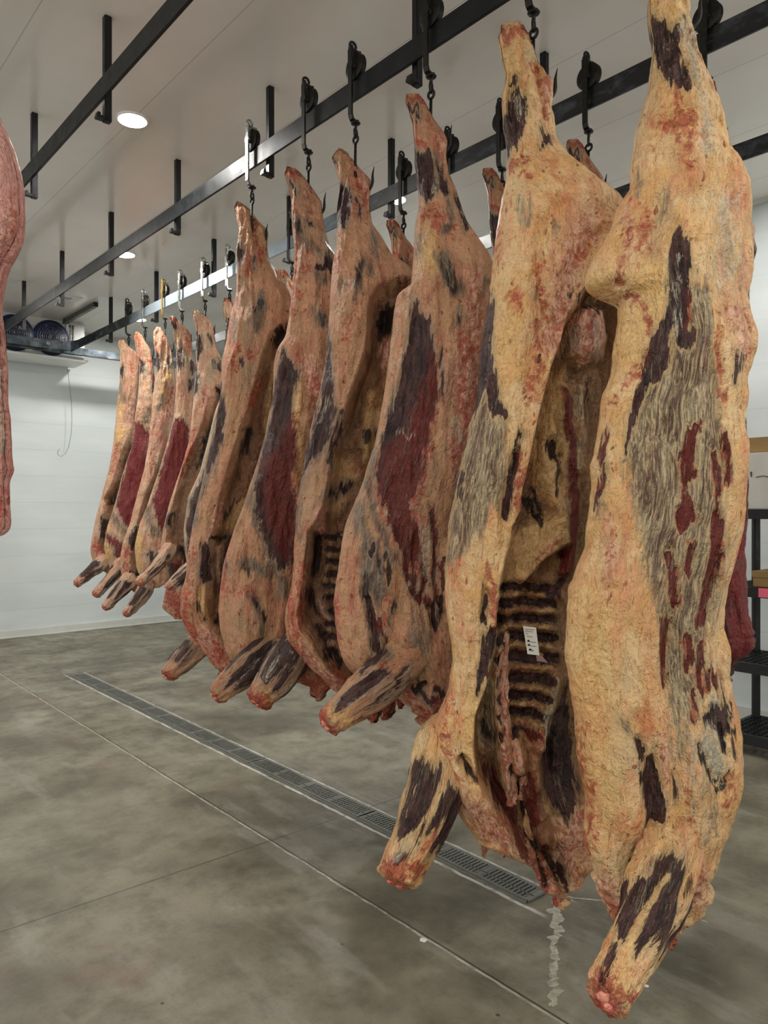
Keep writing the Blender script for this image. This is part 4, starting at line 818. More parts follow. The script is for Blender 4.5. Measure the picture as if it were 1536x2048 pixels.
def spec6():
    L = [(396,470),(406,464),(427,468),(457,475),(502,473),(544,474),(586,474),(610,468),(638,461),(685,454),(720,446),(779,443),(810,439),(850,431),(900,421),(950,409),(1000,398),(1058,386),(1128,376),(1152,375),(1187,364),(1225,362),(1261,375),(1293,399),(1321,422),(1340,434),(1356,446)]
    R = [(396,474),(399,482),(420,505),(436,514),(457,535),(485,534),(520,538),(558,564),(588,585),(620,592),(700,585),(800,572),(900,548),(1000,520),(1100,490),(1200,480),(1300,480),(1340,470),(1356,452)]
    f = []; a = f.append
    a(('G','s',[(478,480),(480,510),(476,530)],6,6)); a(('D','s',[(480,500),(476,525)],4,6)); a(('R','s',[(510,450),(512,480),(518,505),(522,525)],4,6,.008,6)); a(('R','s',[(500,515),(496,545)],4,7)); a(('R','s',[(522,505),(518,520)],5,5)); a(('D','s',[(463,413),(468,425)],2,2)); a(('D','s',[(506,520),(506,535)],3,4))
    a(('G','s',[(522,590),(520,620),(512,650)],12,10)); a(('K','s',[(520,605),(514,622)],5,10)); a(('R','s',[(500,702),(502,716)],6,4)); a(('D','s',[(486,722),(488,732)],2,3)); a(('R','s',[(472,690),(468,730)],6,10)); a(('G','s',[(472,640),(470,680)],3,6)); a(('P','s',[(470,560),(465,640)],7,14))
    a(('D','p',[(443,765),(446,800),(450,830),(445,870),(436,900),(424,930),(412,950),(420,900),(432,850),(438,800)],1,4)); a(('G','s',[(444,830),(430,900),(412,960),(396,1000)],8,9)); a(('G','s',[(392,1010),(386,1060)],5,8))
    a(('P','s',[(440,1010),(425,1060),(415,1085)],4,8)); a(('D','p',[(404,1085),(414,1090),(416,1120),(414,1160),(408,1165),(400,1140),(402,1110)],1,4,.012)); a(('R','s',[(372,1180),(368,1230),(385,1280)],10,12)); a(('R','s',[(385,1100),(376,1160)],3,10)); a(('P','s',[(400,1270),(435,1320)],16,16)); a(('R','s',[(430,1290),(450,1340)],12,14)); a(('Y','s',[(402,1175),(402,1215),(412,1245)],5,4,.006)); a(('K','s',[(396,1175),(396,1225),(408,1248)],1.2,2,.006))
    cav = [(590,640),(562,655),(545,668),(538,690),(531,708),(520,746),(508,790),(502,816),(490,847),(471,905),(457,952),(441,1011),(434,1058),(424,1081),(418,1120),(417,1198),(414,1240),(430,1258),(450,1275),(500,1260),(600,900),(610,640)]
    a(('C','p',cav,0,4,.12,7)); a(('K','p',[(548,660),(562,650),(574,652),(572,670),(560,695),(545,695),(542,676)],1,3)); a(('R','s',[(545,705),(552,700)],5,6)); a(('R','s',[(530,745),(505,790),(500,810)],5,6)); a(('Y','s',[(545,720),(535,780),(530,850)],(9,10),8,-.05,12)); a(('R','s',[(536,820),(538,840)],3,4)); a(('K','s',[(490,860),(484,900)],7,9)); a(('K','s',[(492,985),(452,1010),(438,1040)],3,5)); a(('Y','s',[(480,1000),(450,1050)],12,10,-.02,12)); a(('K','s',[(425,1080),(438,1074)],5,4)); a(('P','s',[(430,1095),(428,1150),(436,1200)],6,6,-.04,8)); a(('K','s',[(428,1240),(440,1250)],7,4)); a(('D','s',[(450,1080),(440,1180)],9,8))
    a(('','s',[(480,640),(465,800),(420,1000),(392,1120),(385,1220)],6,1,-.02,28)); a(('','s',[(508,440),(512,500)],1,1,.01,6))
    lp = [(412,1268,Z6+.06,22),(392,1296,Z6+.02,26),(362,1325,Z6-.02,23),(340,1345,Z6-.05,18),(330,1354,Z6-.07,14)]
    lf = [('D','s',[(375,1285),(352,1318)],5,4),('D','s',[(384,1300),(366,1322)],3,4),('R','s',[(324,1345),(342,1362)],10,6)]
    return dict(z=Z6, L=L, R=R, feats=f, mat='meat_tan', dz=[(396,.05),(445,.04),(500,0),(1356,0)], T=[(396,.04),(500,.055),(600,.09),(750,.115),(1200,.11),(1356,.04)], step=3.6, nf=110, nb=36, jag=1.3, rag=[(0,0),(1270,0),(1320,4),(1356,6)], legs=[dict(pts=lp, feats=lf, n=36)])

def far_specs():
    X = X_RAIL[3]; out = []
    def S(u, L, R, f, leg, T=.10, **k):
        z = zr(u, X); lp = [(p[0], p[1], z + p[2], p[3]) for p in leg]; v0 = L[0][0]; v1 = L[-1][0]
        return dict(z=z, L=L, R=R, feats=f, mat='meat_far', T=[(v0,.04),(v0+60,.05),(v0+140,T),(v1-60,T),(v1,.04)], step=2.2, nf=64, nb=22, jag=1.0, rag=[(0,0),(v1-60,0),(v1,2)], legs=[dict(pts=lp, feats=legf(lp), n=26, step=.008, ef=.03)], **k)
    # 1: inside showing
    L = [(680,240),(686,236),(700,239),(731,241),(765,240),(799,236),(850,232),(895,227),(936,220),(987,207),(1038,193),(1073,186),(1100,182),(1124,188),(1140,205),(1150,220)]
    R = [(680,248),(695,259),(707,280),(730,278),(765,277),(806,272),(850,268),(900,275),(1000,262),(1080,252),(1124,248),(1140,240),(1150,230)]
    cav = [(270,845),(262,870),(248,902),(240,930),(232,953),(222,980),(212,998),(210,1030),(206,1070),(198,1090),(205,1115),(225,1125),(280,1100),(290,850)]
    f = [('D','s',[(243,735),(243,752)],3,3),('R','s',[(263,725),(264,745)],2,4),('P','s',[(272,800),(262,835)],8,7),('C','p',cav,0,4,.10,5),('K','p',[(270,860),(256,910),(236,960),(218,1000),(214,1010),(224,1010),(260,930),(275,880)],1,4),('R','s',[(236,890),(222,950)],2,5),('D','s',[(206,1040),(204,1075)],4,4),('R','s',[(190,1090),(208,1115)],5,6),('Y','s',[(244,800),(238,880)],7,9),('G','s',[(240,770),(246,800)],6,8)]
    out.append((258, S(258, L, R, f, [(215,1112,-.02,13),(198,1132,-.08,15),(178,1148,-.14,12),(160,1162,-.20,9.5),(150,1170,-.24,8)])))
    # 2: outside, large red flank
    L = [(664,272),(672,268),(697,272),(738,280),(799,277),(857,268),(902,262),(953,246),(1015,229),(1056,215),(1093,209),(1120,214),(1134,222),(1150,238)]
    R = [(664,276),(668,284),(685,292),(700,302),(751,308),(782,311),(820,308),(868,304),(920,306),(1000,300),(1100,285),(1140,270),(1150,255)]
    f = [('R','s',[(272,668),(278,690)],4,5),('D','s',[(284,725),(284,742)],4,4),('W','s',[(292,735),(288,760)],3,4),('D','s',[(306,752),(306,780)],3,3),('R','s',[(300,720),(306,760)],2,4),('G','s',[(295,820),(293,840)],7,8),
         ('DR','p',[(272,842),(284,850),(296,864),(302,870),(300,940),(290,1010),(278,1040),(262,1060),(250,1050),(234,1015),(238,985),(252,940),(262,895)],0,4),('R','p',[(272,850),(298,870),(296,940),(280,1020),(250,1020),(262,920)],4,10),('G','s',[(225,1030),(240,1050),(262,1080)],9,8),('DR','s',[(220,1078),(238,1092),(236,1110)],6,5),('Y','s',[(216,1060),(214,1110)],4,6)]
    out.append((291, S(291, L, R, f, [(248,1115,-.04,13),(236,1138,-.10,14),(216,1162,-.16,12),(198,1182,-.22,10),(189,1192,-.26,8.5)])))
    # 3: inside
    L = [(655,313),(664,308),(680,308),(724,313),(758,311),(800,306),(840,304),(888,298),(936,291),(987,277),(1045,262),(1083,248),(1110,243),(1140,244),(1165,250),(1192,276),(1200,285)]
    R = [(655,320),(661,326),(680,336),(697,342),(738,349),(779,352),(830,347),(880,338),(950,345),(1050,320),(1120,300),(1180,295),(1200,290)]
    cav = [(347,865),(332,885),(322,920),(315,943),(304,970),(294,991),(285,1020),(277,1049),(268,1093),(266,1140),(276,1165),(290,1170),(330,1100),(370,900)]
    f = [('D','s',[(316,715),(316,735)],4,3),('D','s',[(336,715),(340,735)],3,4),('G','s',[(326,795),(322,815)],6,6),('P','s',[(346,780),(336,830),(320,840)],11,10),('Y','s',[(340,745),(330,790)],6,10),('P','s',[(318,660),(322,690)],5,7),('C','p',cav,0,4,.10,5),('K','p',[(332,900),(322,945),(300,1000),(290,1025),(298,1020),(320,970),(336,930)],0,3),('D','s',[(272,1058),(262,1085),(268,1095)],5,4),('D','s',[(262,1145),(272,1156)],5,4),('R','s',[(258,1100),(252,1150)],4,7),('R','s',[(308,900),(300,960)],2,5)]
    out.append((331, S(331, L, R, f, [(266,1148,-.04,15),(252,1168,-.10,17),(234,1190,-.16,13),(216,1210,-.22,10.5),(208,1218,-.25,9)])))
    # 4: outside
    L = [(634,342),(640,338),(662,347),(704,352),(751,354),(790,352),(833,349),(888,335),(946,318),(1004,298),(1049,280),(1093,271),(1134,274),(1158,284),(1175,300)]
    R = [(634,350),(640,356),(655,372),(669,382),(704,384),(727,391),(772,388),(827,384),(868,382),(960,375),(1060,350),(1140,345),(1165,335),(1175,315)]
    f = [('R','s',[(340,638),(352,640)],4,4),('D','s',[(344,645),(350,658)],3,3),('D','p',[(352,695),(364,700),(366,730),(358,740),(352,722)],0,4),('D','s',[(385,725),(384,745)],4,4),('D','s',[(384,760),(380,775)],5,4),('G','s',[(360,690),(374,720)],7,9),('R','s',[(375,665),(380,700)],3,6),
         ('DR','p',[(350,836),(366,840),(376,858),(376,900),(364,960),(350,1010),(336,1050),(322,1060),(312,1030),(306,1000),(318,960),(336,890)],0,4),('R','p',[(352,850),(372,862),(362,950),(340,1020),(318,1000),(335,900)],4,10),('G','s',[(292,1020),(300,1045),(315,1070)],10,8),('D','s',[(300,1108),(308,1124)],5,5),('Y','s',[(278,1070),(276,1140)],6,8)]
    out.append((365, S(365, L, R, f, [(300,1158,-.04,15),(290,1182,-.09,16),(272,1206,-.14,12),(256,1224,-.19,10),(250,1232,-.21,9)])))
    # 5: inside
    L = [(621,388),(628,384),(656,393),(704,392),(745,395),(782,390),(833,385),(881,380),(929,366),(970,352),(1011,339),(1056,328),(1093,323),(1121,330),(1150,340),(1190,330),(1215,325),(1238,350)]
    R = [(621,395),(626,402),(640,420),(652,427),(690,431),(724,445),(751,447),(800,455),(900,450),(1000,435),(1100,420),(1180,405),(1215,390),(1238,366)]
    cav = [(446,770),(431,778),(414,827),(400,868),(383,905),(369,936),(360,970),(352,1001),(342,1040),(336,1080),(345,1120),(370,1150),(420,1150),(470,900),(470,770)]
    f = [('D','p',[(393,665),(402,668),(403,700),(396,716),(392,700)],1,4),('D','s',[(418,672),(422,690)],2,3),('D','p',[(430,718),(444,726),(442,740),(428,738)],1,4),('D','s',[(394,755),(392,785)],4,3),('P','s',[(412,780),(402,820)],7,7),('W','s',[(430,730),(420,760)],5,7),('R','s',[(384,860),(378,900),(362,950)],3,4),('C','p',cav,0,4,.11,5),('K','p',[(425,825),(410,860),(395,900),(385,930),(400,935),(430,880),(446,830)],2,5),('K','s',[(434,780),(438,792)],5,4),('K','s',[(355,1100),(368,1120)],9,6),('D','s',[(340,1030),(336,1050)],4,4),('R','s',[(332,1100),(350,1130)],4,5),('R','s',[(340,1190),(365,1230)],16,10),('D','p',[(340,1130),(360,1130),(380,1160),(340,1170)],4,6)]
    out.append((411, S(411, L, R, f, [(345,1088,-.16,14),(330,1112,-.20,17),(308,1138,-.25,14),(286,1160,-.30,11),(276,1170,-.33,9)])))
    # 6: mostly behind the row in front
    L = [(596,448),(602,446),(628,447),(652,451),(700,450),(760,446),(800,440),(823,432),(882,417),(941,402),(994,377),(1058,368),(1102,371),(1150,380),(1200,388),(1230,398)]
    R = [(596,456),(602,464),(640,480),(700,490),(800,492),(900,480),(1000,460),(1100,450),(1180,440),(1230,410)]
    f = [('R','s',[(448,600),(460,602)],5,4),('D','s',[(456,640),(452,700)],5,5),('D','p',[(436,830),(420,900),(404,950),(380,1000),(372,1058),(376,1110),(400,1110),(420,1000),(450,850)],0,5),('W','s',[(433,825),(402,941),(376,1000)],1.5,2),('G','s',[(374,1010),(376,1090)],6,5)]
    out.append((460, S(460, L, R, f, [(392,1128,-.04,15),(374,1142,-.09,15),(355,1158,-.14,12),(340,1172,-.18,10),(334,1178,-.20,8.5)])))
    return out

def spec_right():
    # the side behind the nearest one, only its edge seen
    z = zr(1415, X_RAIL[3])
    L = [(165,1412),(200,1420),(260,1412),(350,1390),(450,1385),(700,1380),(1000,1370),(1200,1380),(1330,1400),(1380,1420)]
    R = [(165,1424),(190,1432),(230,1442),(300,1452),(380,1480),(446,1496),(465,1504),(480,1500),(508,1506),(530,1500),(600,1490),(760,1486),(820,1484),(900,1490),(1010,1490),(1100,1484),(1170,1486),(1230,1490),(1262,1500),(1285,1506),(1300,1496),(1320,1470),(1350,1462),(1380,1456)]
    f = [('R','s',[(1424,170),(1432,200)],5,5),('D','p',[(1480,500),(1520,500),(1520,1400),(1440,1400),(1440,560)],0,8),('R','s',[(1480,1000),(1490,1300)],30,20),('K','s',[(1500,480),(1503,520)],6,6),('Y','s',[(1448,1160),(1452,1230)],14,10),('P','s',[(1492,1250),(1490,1290)],14,10),('W','s',[(1444,240),(1450,300)],6,8)]
    return dict(z=z, L=L, R=R, feats=f, mat='meat_far', T=[(165,.04),(300,.06),(450,.10),(1300,.10),(1380,.04)], step=4, nf=80, nb=30, jag=1.6, rag=[(0,0),(1200,1),(1280,4),(1380,4)], legs=[])

def spec_pig():
    z = 1.6
    L = [(-420,-68),(-360,-70),(-280,-75),(-150,-95),(0,-120),(150,-150),(300,-170),(430,-175),(560,-165),(760,-165),(900,-170),(1000,-160),(1060,-140),(1088,-100)]
    R = [(-420,-40),(-360,-38),(-280,-36),(-150,-38),(0,-42),(150,-25),(215,-12),(256,6),(300,25),(380,43),(430,45),(480,36),(515,14),(545,0),(600,-6),(680,2),(760,8),(840,14),(900,15),(933,17),(944,23),(955,12),(1000,12),(1050,15),(1072,9),(1088,-60)]
    f = [('R','s',[(-5,640),(2,760),(8,860)],5,12),('R','s',[(10,980),(0,1040)],4,10),('W','s',[(-10,600),(-4,760),(0,900)],5,10),('P','s',[(20,420),(10,480)],10,18),('','s',[(-10,660),(-4,900)],2,1,.01,14)]
    lp = [(-140,960,z-.02,30),(-150,1020,z-.05,24),(-155,1085,z-.08,16)]
    return dict(z=z, L=L, R=R, feats=f, mat='meat_pig', nostripe=1, T=[(-420,.02),(-200,.035),(100,.07),(350,.11),(600,.09),(1050,.08),(1088,.04)], step=6, nf=70, nb=36, jag=1.0, legs=[dict(pts=lp, feats=legf(lp, dark=False), n=24, stripe=0)])
# ---------------------------------------------------------------- the place
def build_room():
    def S(o): o['kind'] = 'structure'; return o
    X0, X1, Y0, Y1 = -3.2, X_RIGHT, -3.0, Y_BACK
    S(MB().box(((X0+X1)/2, (Y0+Y1)/2, -.05), (X1-X0, Y1-Y0, .1)).build('floor', M['floor']))
    S(MB().box(((X0+X1)/2, (Y0+Y1)/2, H_CEIL+.05), (X1-X0, Y1-Y0, .1)).build('ceiling', M['ceil']))
    S(MB().box(((X0+X1)/2, Y1+.05, H_CEIL/2), (X1-X0, .1, H_CEIL)).build('wall_back', M['wall']))
    S(MB().box((X1+.05, (Y0+Y1)/2, H_CEIL/2), (.1, Y1-Y0+.2, H_CEIL)).build('wall_right', M['wall']))
    b = MB(); b.box(((X0+X1)/2, Y1-.012, .04), (X1-X0, .024, .08)); b.box(((X0+X1)/2, Y1-.018, .006), (X1-X0, .036, .012)); b.box((.42, Y1-.016, .045), (.012, .034, .09))
    S(b.build('baseboard_back', M['trim'], bevel=.003))
    S(MB().box((X1-.012, (Y0+Y1)/2, .04), (.024, Y1-Y0, .08)).build('baseboard_right', M['trim']))
    S(MB().box(((X0+X1)/2, Y1-.015, H_CEIL-.015), (X1-X0, .03, .03)).build('trim_1', M['trim']))
    S(MB().box((X1-.015, (Y0+Y1)/2, H_CEIL-.015), (.03, Y1-Y0, .03)).build('trim_2', M['trim']))

def build_rails():
    YE = 7.98; rail_h = .085
    info = ['black flat-bar rail over the pink pork side at the left edge', 'black overhead rail crossing the upper left corner, with nothing hanging on it', 'black overhead rail carrying the six large beef sides of the front row', 'steel overhead rail with bright middle, carrying the far row of beef sides', 'black overhead rail nearest the right wall, empty']
    for i, X in enumerate(X_RAIL):
        t = tag(empty('overhead_rail', (X, 0, H_RAIL)), info[i], 'rail', 'overhead meat rails')
        b = MB(); b.box((0, 2.5, 0), (.0125, 10.9, rail_h)); 
        b.build('rail_bar', M['steel'] if i not in (3, 4) else M['railmix'], t, bevel=.0015)
        # curved end joining the cross beam
        if i in (2, 3):
            c = MB(); pts = []
            for k in range(9):
                a = math.pi / 2 * k / 8; pts.append((-.22 * (1 - math.cos(a)), 7.94 - .22 + .22 * math.sin(a), 0))
            pts.append((-.62, 7.94, 0))
            for p, q in zip(pts[:-1], pts[1:]): c.bar(p, q, .0125, rail_h)
            c.build('rail_bend', M['galv'], t)
            MB().lathe([(.018, -.012), (.018, .012)], (-.24, 7.92, 0), 'y', 12).build('bolt', M['bright'], t)
    t = tag(empty('cross_beam', (1.8, 8.02, H_RAIL - .02)), 'steel beam running across the far ends of the rails', 'beam')
    MB().box((0, 0, 0), (6.2, .05, .075)).build('beam_bar', M['galv'], t, bevel=.003)
    rods = []
    for i, X in enumerate(X_RAIL):
        for n, y in enumerate([1.0, 2.0, 3.0, 3.97, 4.96, 5.95, 6.95]):
            if i == 0: continue
            if i in (1, 2) and y < 1.5: continue
            rods.append((i, X + .028, y))
    proto = None; Lr = H_CEIL - (H_RAIL - .115)
    nm = {1: 'leftmost rail', 2: 'front-row rail', 3: 'far-row rail', 4: 'rail nearest the right wall'}
    cnt = {}
    for i, x, y in rods:
        cnt[i] = cnt.get(i, 0) + 1; k = cnt[i]
        if proto is None:
            t = empty('rail_hanger', (0, 0, 0))
            MB().box((0, 0, -Lr / 2), (.029, .029, Lr)).build('hanger_tube', M['rod'], t, bevel=.002)
            f = MB(); f.box((-.022, 0, -Lr + .010), (.046, .029, .012)); f.box((-.036, 0, -Lr + .018), (.012, .026, .018)); f.build('hanger_foot', M['rod'], t)
            proto = t; o = t
        else: o = copy_thing(proto)
        o.location = (x, y, H_CEIL)
        order = ['nearest', 'second nearest', 'third nearest', 'fourth nearest', 'fifth nearest', 'sixth nearest', 'farthest']
        idx = k - 1 + (1 if i in (1, 2) else 0)
        tag(o, 'black tube from ceiling to the %s, %s of its line' % (nm[i], order[idx]), 'hanger', 'rail hanger tubes')

def build_lights():
    pos = [(1.52, 3.70), (2.28, 5.69), (3.17, 7.55), (3.17, 3.56), (1.0, 5.6), (-.6, 3.4), (4.2, 5.6), (2.7, -.35), (.2, -.7), (-1.2, .6), (1.0, 7.4), (4.2, 1.6)]
    lab = ['round recessed ceiling light, largest in view, right of the leftmost rail', 'round recessed ceiling light shining just under the front-row rail', 'small bright recessed ceiling light near the back wall, behind the farthest trolleys', 'small recessed ceiling light seen under the far-row rail beside a trolley']
    t = empty('ceiling_light', (0, 0, 0))
    MB().lathe([(.078, 0), (.078, -.006), (.070, -.010), (.067, -.004), (.067, 0)], (0, 0, 0), 'z', 36).build('trim_ring', M['whitering'], t)
    MB().lathe([(.001, -.003), (.066, -.003), (.066, -.0065), (.001, -.0075)], (0, 0, 0), 'z', 36).build('lens', M['lamp'], t)
    for i, (x, y) in enumerate(pos):
        o = t if i == 0 else copy_thing(t)
        o.location = (x, y, H_CEIL)
        tag(o, lab[i] if i < 4 else 'round recessed light in the white ceiling, outside the picture', 'ceiling light', 'recessed ceiling lights')

def build_trolleys(hooks):
    base = make_trolley('iron', 'iron'); first = True; variants = {'iron': base}
    for (X, u, strap, lab, dz) in hooks:
        if strap not in variants: variants[strap] = make_trolley(strap, 'iron'); o = variants[strap]
        elif strap == 'iron' and first: o = base; first = False
        else: o = copy_thing(variants[strap])
        z, y = rail_point(u, X)
        o.location = (X, y, H_RAIL + .0425 + .046)
        tag(o, lab, 'hook trolley', 'rail trolleys with hooks')

def build_evaporator():
    yF = 8.12; t = tag(empty('evaporator_unit', (2.0, 8.3, H_CEIL)), 'white ceiling cooler with round blue-guarded fans near the back wall', 'evaporator')
    zt, zb = 0.0, -.405; x0, x1 = -1.25, .82
    b = MB(); b.box(((x0+x1)/2, .02, (zt+zb)/2 + .01), (x1-x0, .34, zt-zb-.02)); b.build('housing', M['house'], t, bevel=.008)
    MB().box(((x0+x1)/2, -.02, zb-.004), (x1-x0+.02, .44, .022)).build('drip_tray', M['house'], t, bevel=.004)
    MB().box((x1-.10, -.168, -.18), (.19, .012, .31)).build('end_panel', M['house'], t, bevel=.003)
    for i, cx in enumerate((.475, .125, -.235, -.595, -.955)):
        g = MB(); c = (cx, -.175, -.20)
        g.torus(c, .170, .013, n=40)
        g.lathe([(.174, -.012), (.162, -.020)], (cx, -.172, -.20), 'y', 40)
        gd = g.build('fan_ring', M['blue'], t, smooth=True)
        w = MB()
        for r in (.02, .04, .06, .08, .10, .12, .14): w.torus((cx, -.20 - .03 * (1 - r / .15), -.20), r, .0022, n=36, m=6)
        for k in range(12):
            a = math.pi * 2 * k / 12; w.tube([(cx + .01 * math.cos(a), -.23, -.20 + .01 * math.sin(a)), (cx + .08 * math.cos(a), -.215, -.20 + .08 * math.sin(a)), (cx + .155 * math.cos(a), -.18, -.20 + .155 * math.sin(a))], .0022, 6)
        w.build('fan_guard', M['wire'], t, smooth=True)
        fn = MB()
        for k in range(5):
            a = math.pi * 2 * k / 5 + i
            fn.add([(cx + .02 * math.cos(a), -.165, -.20 + .02 * math.sin(a)), (cx + .14 * math.cos(a), -.16, -.20 + .14 * math.sin(a)), (cx + .14 * math.cos(a + .8), -.20, -.20 + .14 * math.sin(a + .8)), (cx + .02 * math.cos(a + .8), -.175, -.20 + .02 * math.sin(a + .8))], [(0, 1, 2, 3)])
        fn.lathe([(.04, -.03), (.04, .01)], (cx, -.17, -.20), 'y', 20)
        fn.build('fan_blades', M['dark'], t)
    for cx in (.66, .69): MB().bar((cx, -.19, -.04), (cx - .01, -.20, -.34), .02, .006).build('bracket_strip', M['bright'], t)
    # conduit bar on the ceiling
    c = tag(empty('ceiling_bar', (2.60, 7.65, H_CEIL)), 'short grey bar fixed flat under the ceiling above the blue-fanned cooler', 'bar')
    MB().box((0, 0, -.022), (.045, .9, .044)).build('bar_body', M['greybar'], c, bevel=.003); MB().box((0, -.452, -.022), (.04, .006, .04)).build('bar_end', M['rod'], c)
    MB().box((0, .40, -.022), (.06, .03, .05)).build('bar_clamp', M['greybar'], c)
    p = tag(empty('ceiling_marking', (2.36, 7.22, H_CEIL)), 'small pale square plate with a lilac patch on the ceiling near the cooler', 'marking')
    MB().box((0, 0, -.004), (.20, .17, .008)).build('marking_body', M['whitering'], p, bevel=.002); MB().box((-.02, .0, -.009), (.075, .085, .003)).build('patch', M['lilac'], p)  # flat pale square with a smaller lilac square, against the ceiling
    # wire against back wall
    w = tag(empty('hanging_wire', (2.50, 8.46, 2.95)), 'thin loose wire hanging from the cooler with a curled lower end', 'wire')
    z = 8.45; pts = []
    for u, v in [(133,722),(136,745),(140,780),(143,810),(144,840),(142,870),(137,895),(130,908),(122,913),(116,910),(115,903),(120,897)]:
        k = (u - CX) / F; zz = 8.47 / (CA - SA * k); q = unproj(u, v, zz); pts.append(Vector(q.tolist()) - w.location)
    MB().tube(pts, .0022, 6).build('wire_strand', M['greybar'], w, smooth=True)

def build_drain():
    x0 = 2.12; ys, ye, n = 1.635, 6.28, 5; L = (ye - ys) / n; w = .105
    g = tag(empty('floor_drain', (x0, (ys + ye) / 2, 0)), 'long narrow drain channel let into the concrete beneath the front row', 'drain')
    b = MB(); b.box((0, 0, .001), (w + .004, ye - ys, .002)); b.build('channel_bed', M['gutter'], g)
    r = MB()
    for s in (-1, 1): r.box((s * (w / 2 + .006), 0, .003), (.010, ye - ys, .006))
    r.build('channel_rim', M['grate'], g)
    names = ['nearest', 'second nearest', 'middle', 'second farthest', 'farthest']
    proto = None
    for k in range(n):
        if proto is None:
            o = empty('drain_grate', (0, 0, 0)); m = MB(); m.box((-w / 2 + .005, 0, .006), (.010, L - .006, .008)); m.box((w / 2 - .005, 0, .006), (.010, L - .006, .008)); m.box((-.012, 0, .006), (.004, L - .006, .0075))
            N = 52
            for q in range(N + 1): m.box((0, -L / 2 + .006 + q * (L - .012) / N, .006), (w - .01, .0085 if q % 13 else .022, .0075))
            m.build('grate_panel', M['grate'], o); proto = o
        else: o = copy_thing(proto)
        o.location = (x0, ys + L * (k + .5), 0)
        tag(o, 'slotted grey drain grate section, %s of the five along the channel' % names[k], 'drain grate', 'drain grate sections')

def build_floor_marks():
    def ribbon(name, pts, w, mat, label, seed, cat='stain'):
        P = []
        for u, v in pts:
            z = F * CH / (v - CY); P.append(unproj(u, v, z)[:2])
        P = np.array(P); n = 140
        s = np.linspace(0, len(P) - 1, n); x = np.interp(s, range(len(P)), P[:, 0]); y = np.interp(s, range(len(P)), P[:, 1])
        x += fbm(s * 3, 0 * s + seed, 0 * s, seed, 4) * w * .45
        T = np.stack([np.gradient(x), np.gradient(y)], 1); T /= np.linalg.norm(T, axis=1)[:, None]
        N = np.stack([-T[:, 1], T[:, 0]], 1)
        wl = w * (.6 + .5 * fbm(s * 5, 0 * s, 0 * s + 3, seed + 1, 3)) * np.clip(np.minimum(s, len(P) - 1 - s) * 6, .15, 1); wr = w * (.6 + .5 * fbm(s * 5, 0 * s, 0 * s + 8, seed + 2, 3)) * np.clip(np.minimum(s, len(P) - 1 - s) * 6, .15, 1)
        cx, cy = x.mean(), y.mean(); vs = []; fs = []
        for i in range(n):
            a = (x[i] + N[i, 0] * wl[i] - cx, y[i] + N[i, 1] * wl[i] - cy, .0006); b = (x[i] - N[i, 0] * wr[i] - cx, y[i] - N[i, 1] * wr[i] - cy, .0006)
            vs += [a, (x[i] - cx, y[i] - cy, .003), b]
            if i: k = 3 * i; fs += [(k - 3, k, k + 1, k - 2), (k - 2, k + 1, k + 2, k - 1)]
        o = MB().add(vs, fs).build(name, mat, smooth=True); o.location = (cx, cy, 0)
        tag(o, label, cat)
    ribbon('cement_trail', [(1112,1800),(1108,1830),(1116,1860),(1104,1890),(1112,1920),(1102,1950),(1114,1975),(1105,2012)], .021, M['cement'], 'pale wavy trail of dried cement on the floor below the second nearest beef side', 3)
    ribbon('chalk_line', [(1120,1790),(1150,1797),(1190,1800),(1240,1806)], .004, M['cement'], 'thin white scratch line leading right from the near end of the drain', 5)
    ribbon('chalk_line', [(1372,1832),(1395,1837),(1416,1846)], .003, M['cement'], 'short white scratch line on the floor right of the nearest foreleg', 6)
    for nm, u, v, r, lab in (('cement_spot', 847, 1880, .0125, 'small pale round spot on the floor left of the wavy cement trail'), ('debris_fleck', 1293, 1972, .007, 'tiny white fleck on the floor right of the nearest leg end')):
        z = F * CH / (v - CY); p = unproj(u, v, z); m = MB(); N = 14
        vs = [(r * (1 + .18 * math.sin(3 * k + u)) * math.cos(2 * math.pi * k / N), r * (1 + .18 * math.cos(2 * k)) * math.sin(2 * math.pi * k / N), .0005) for k in range(N)] + [(0, 0, .0035)]
        m.add(vs, [(k, (k + 1) % N, N) for k in range(N)]); o = m.build(nm, M['paper'], smooth=True); o.location = (p[0], p[1], 0); tag(o, lab, 'spot' if 'spot' in nm else 'debris')

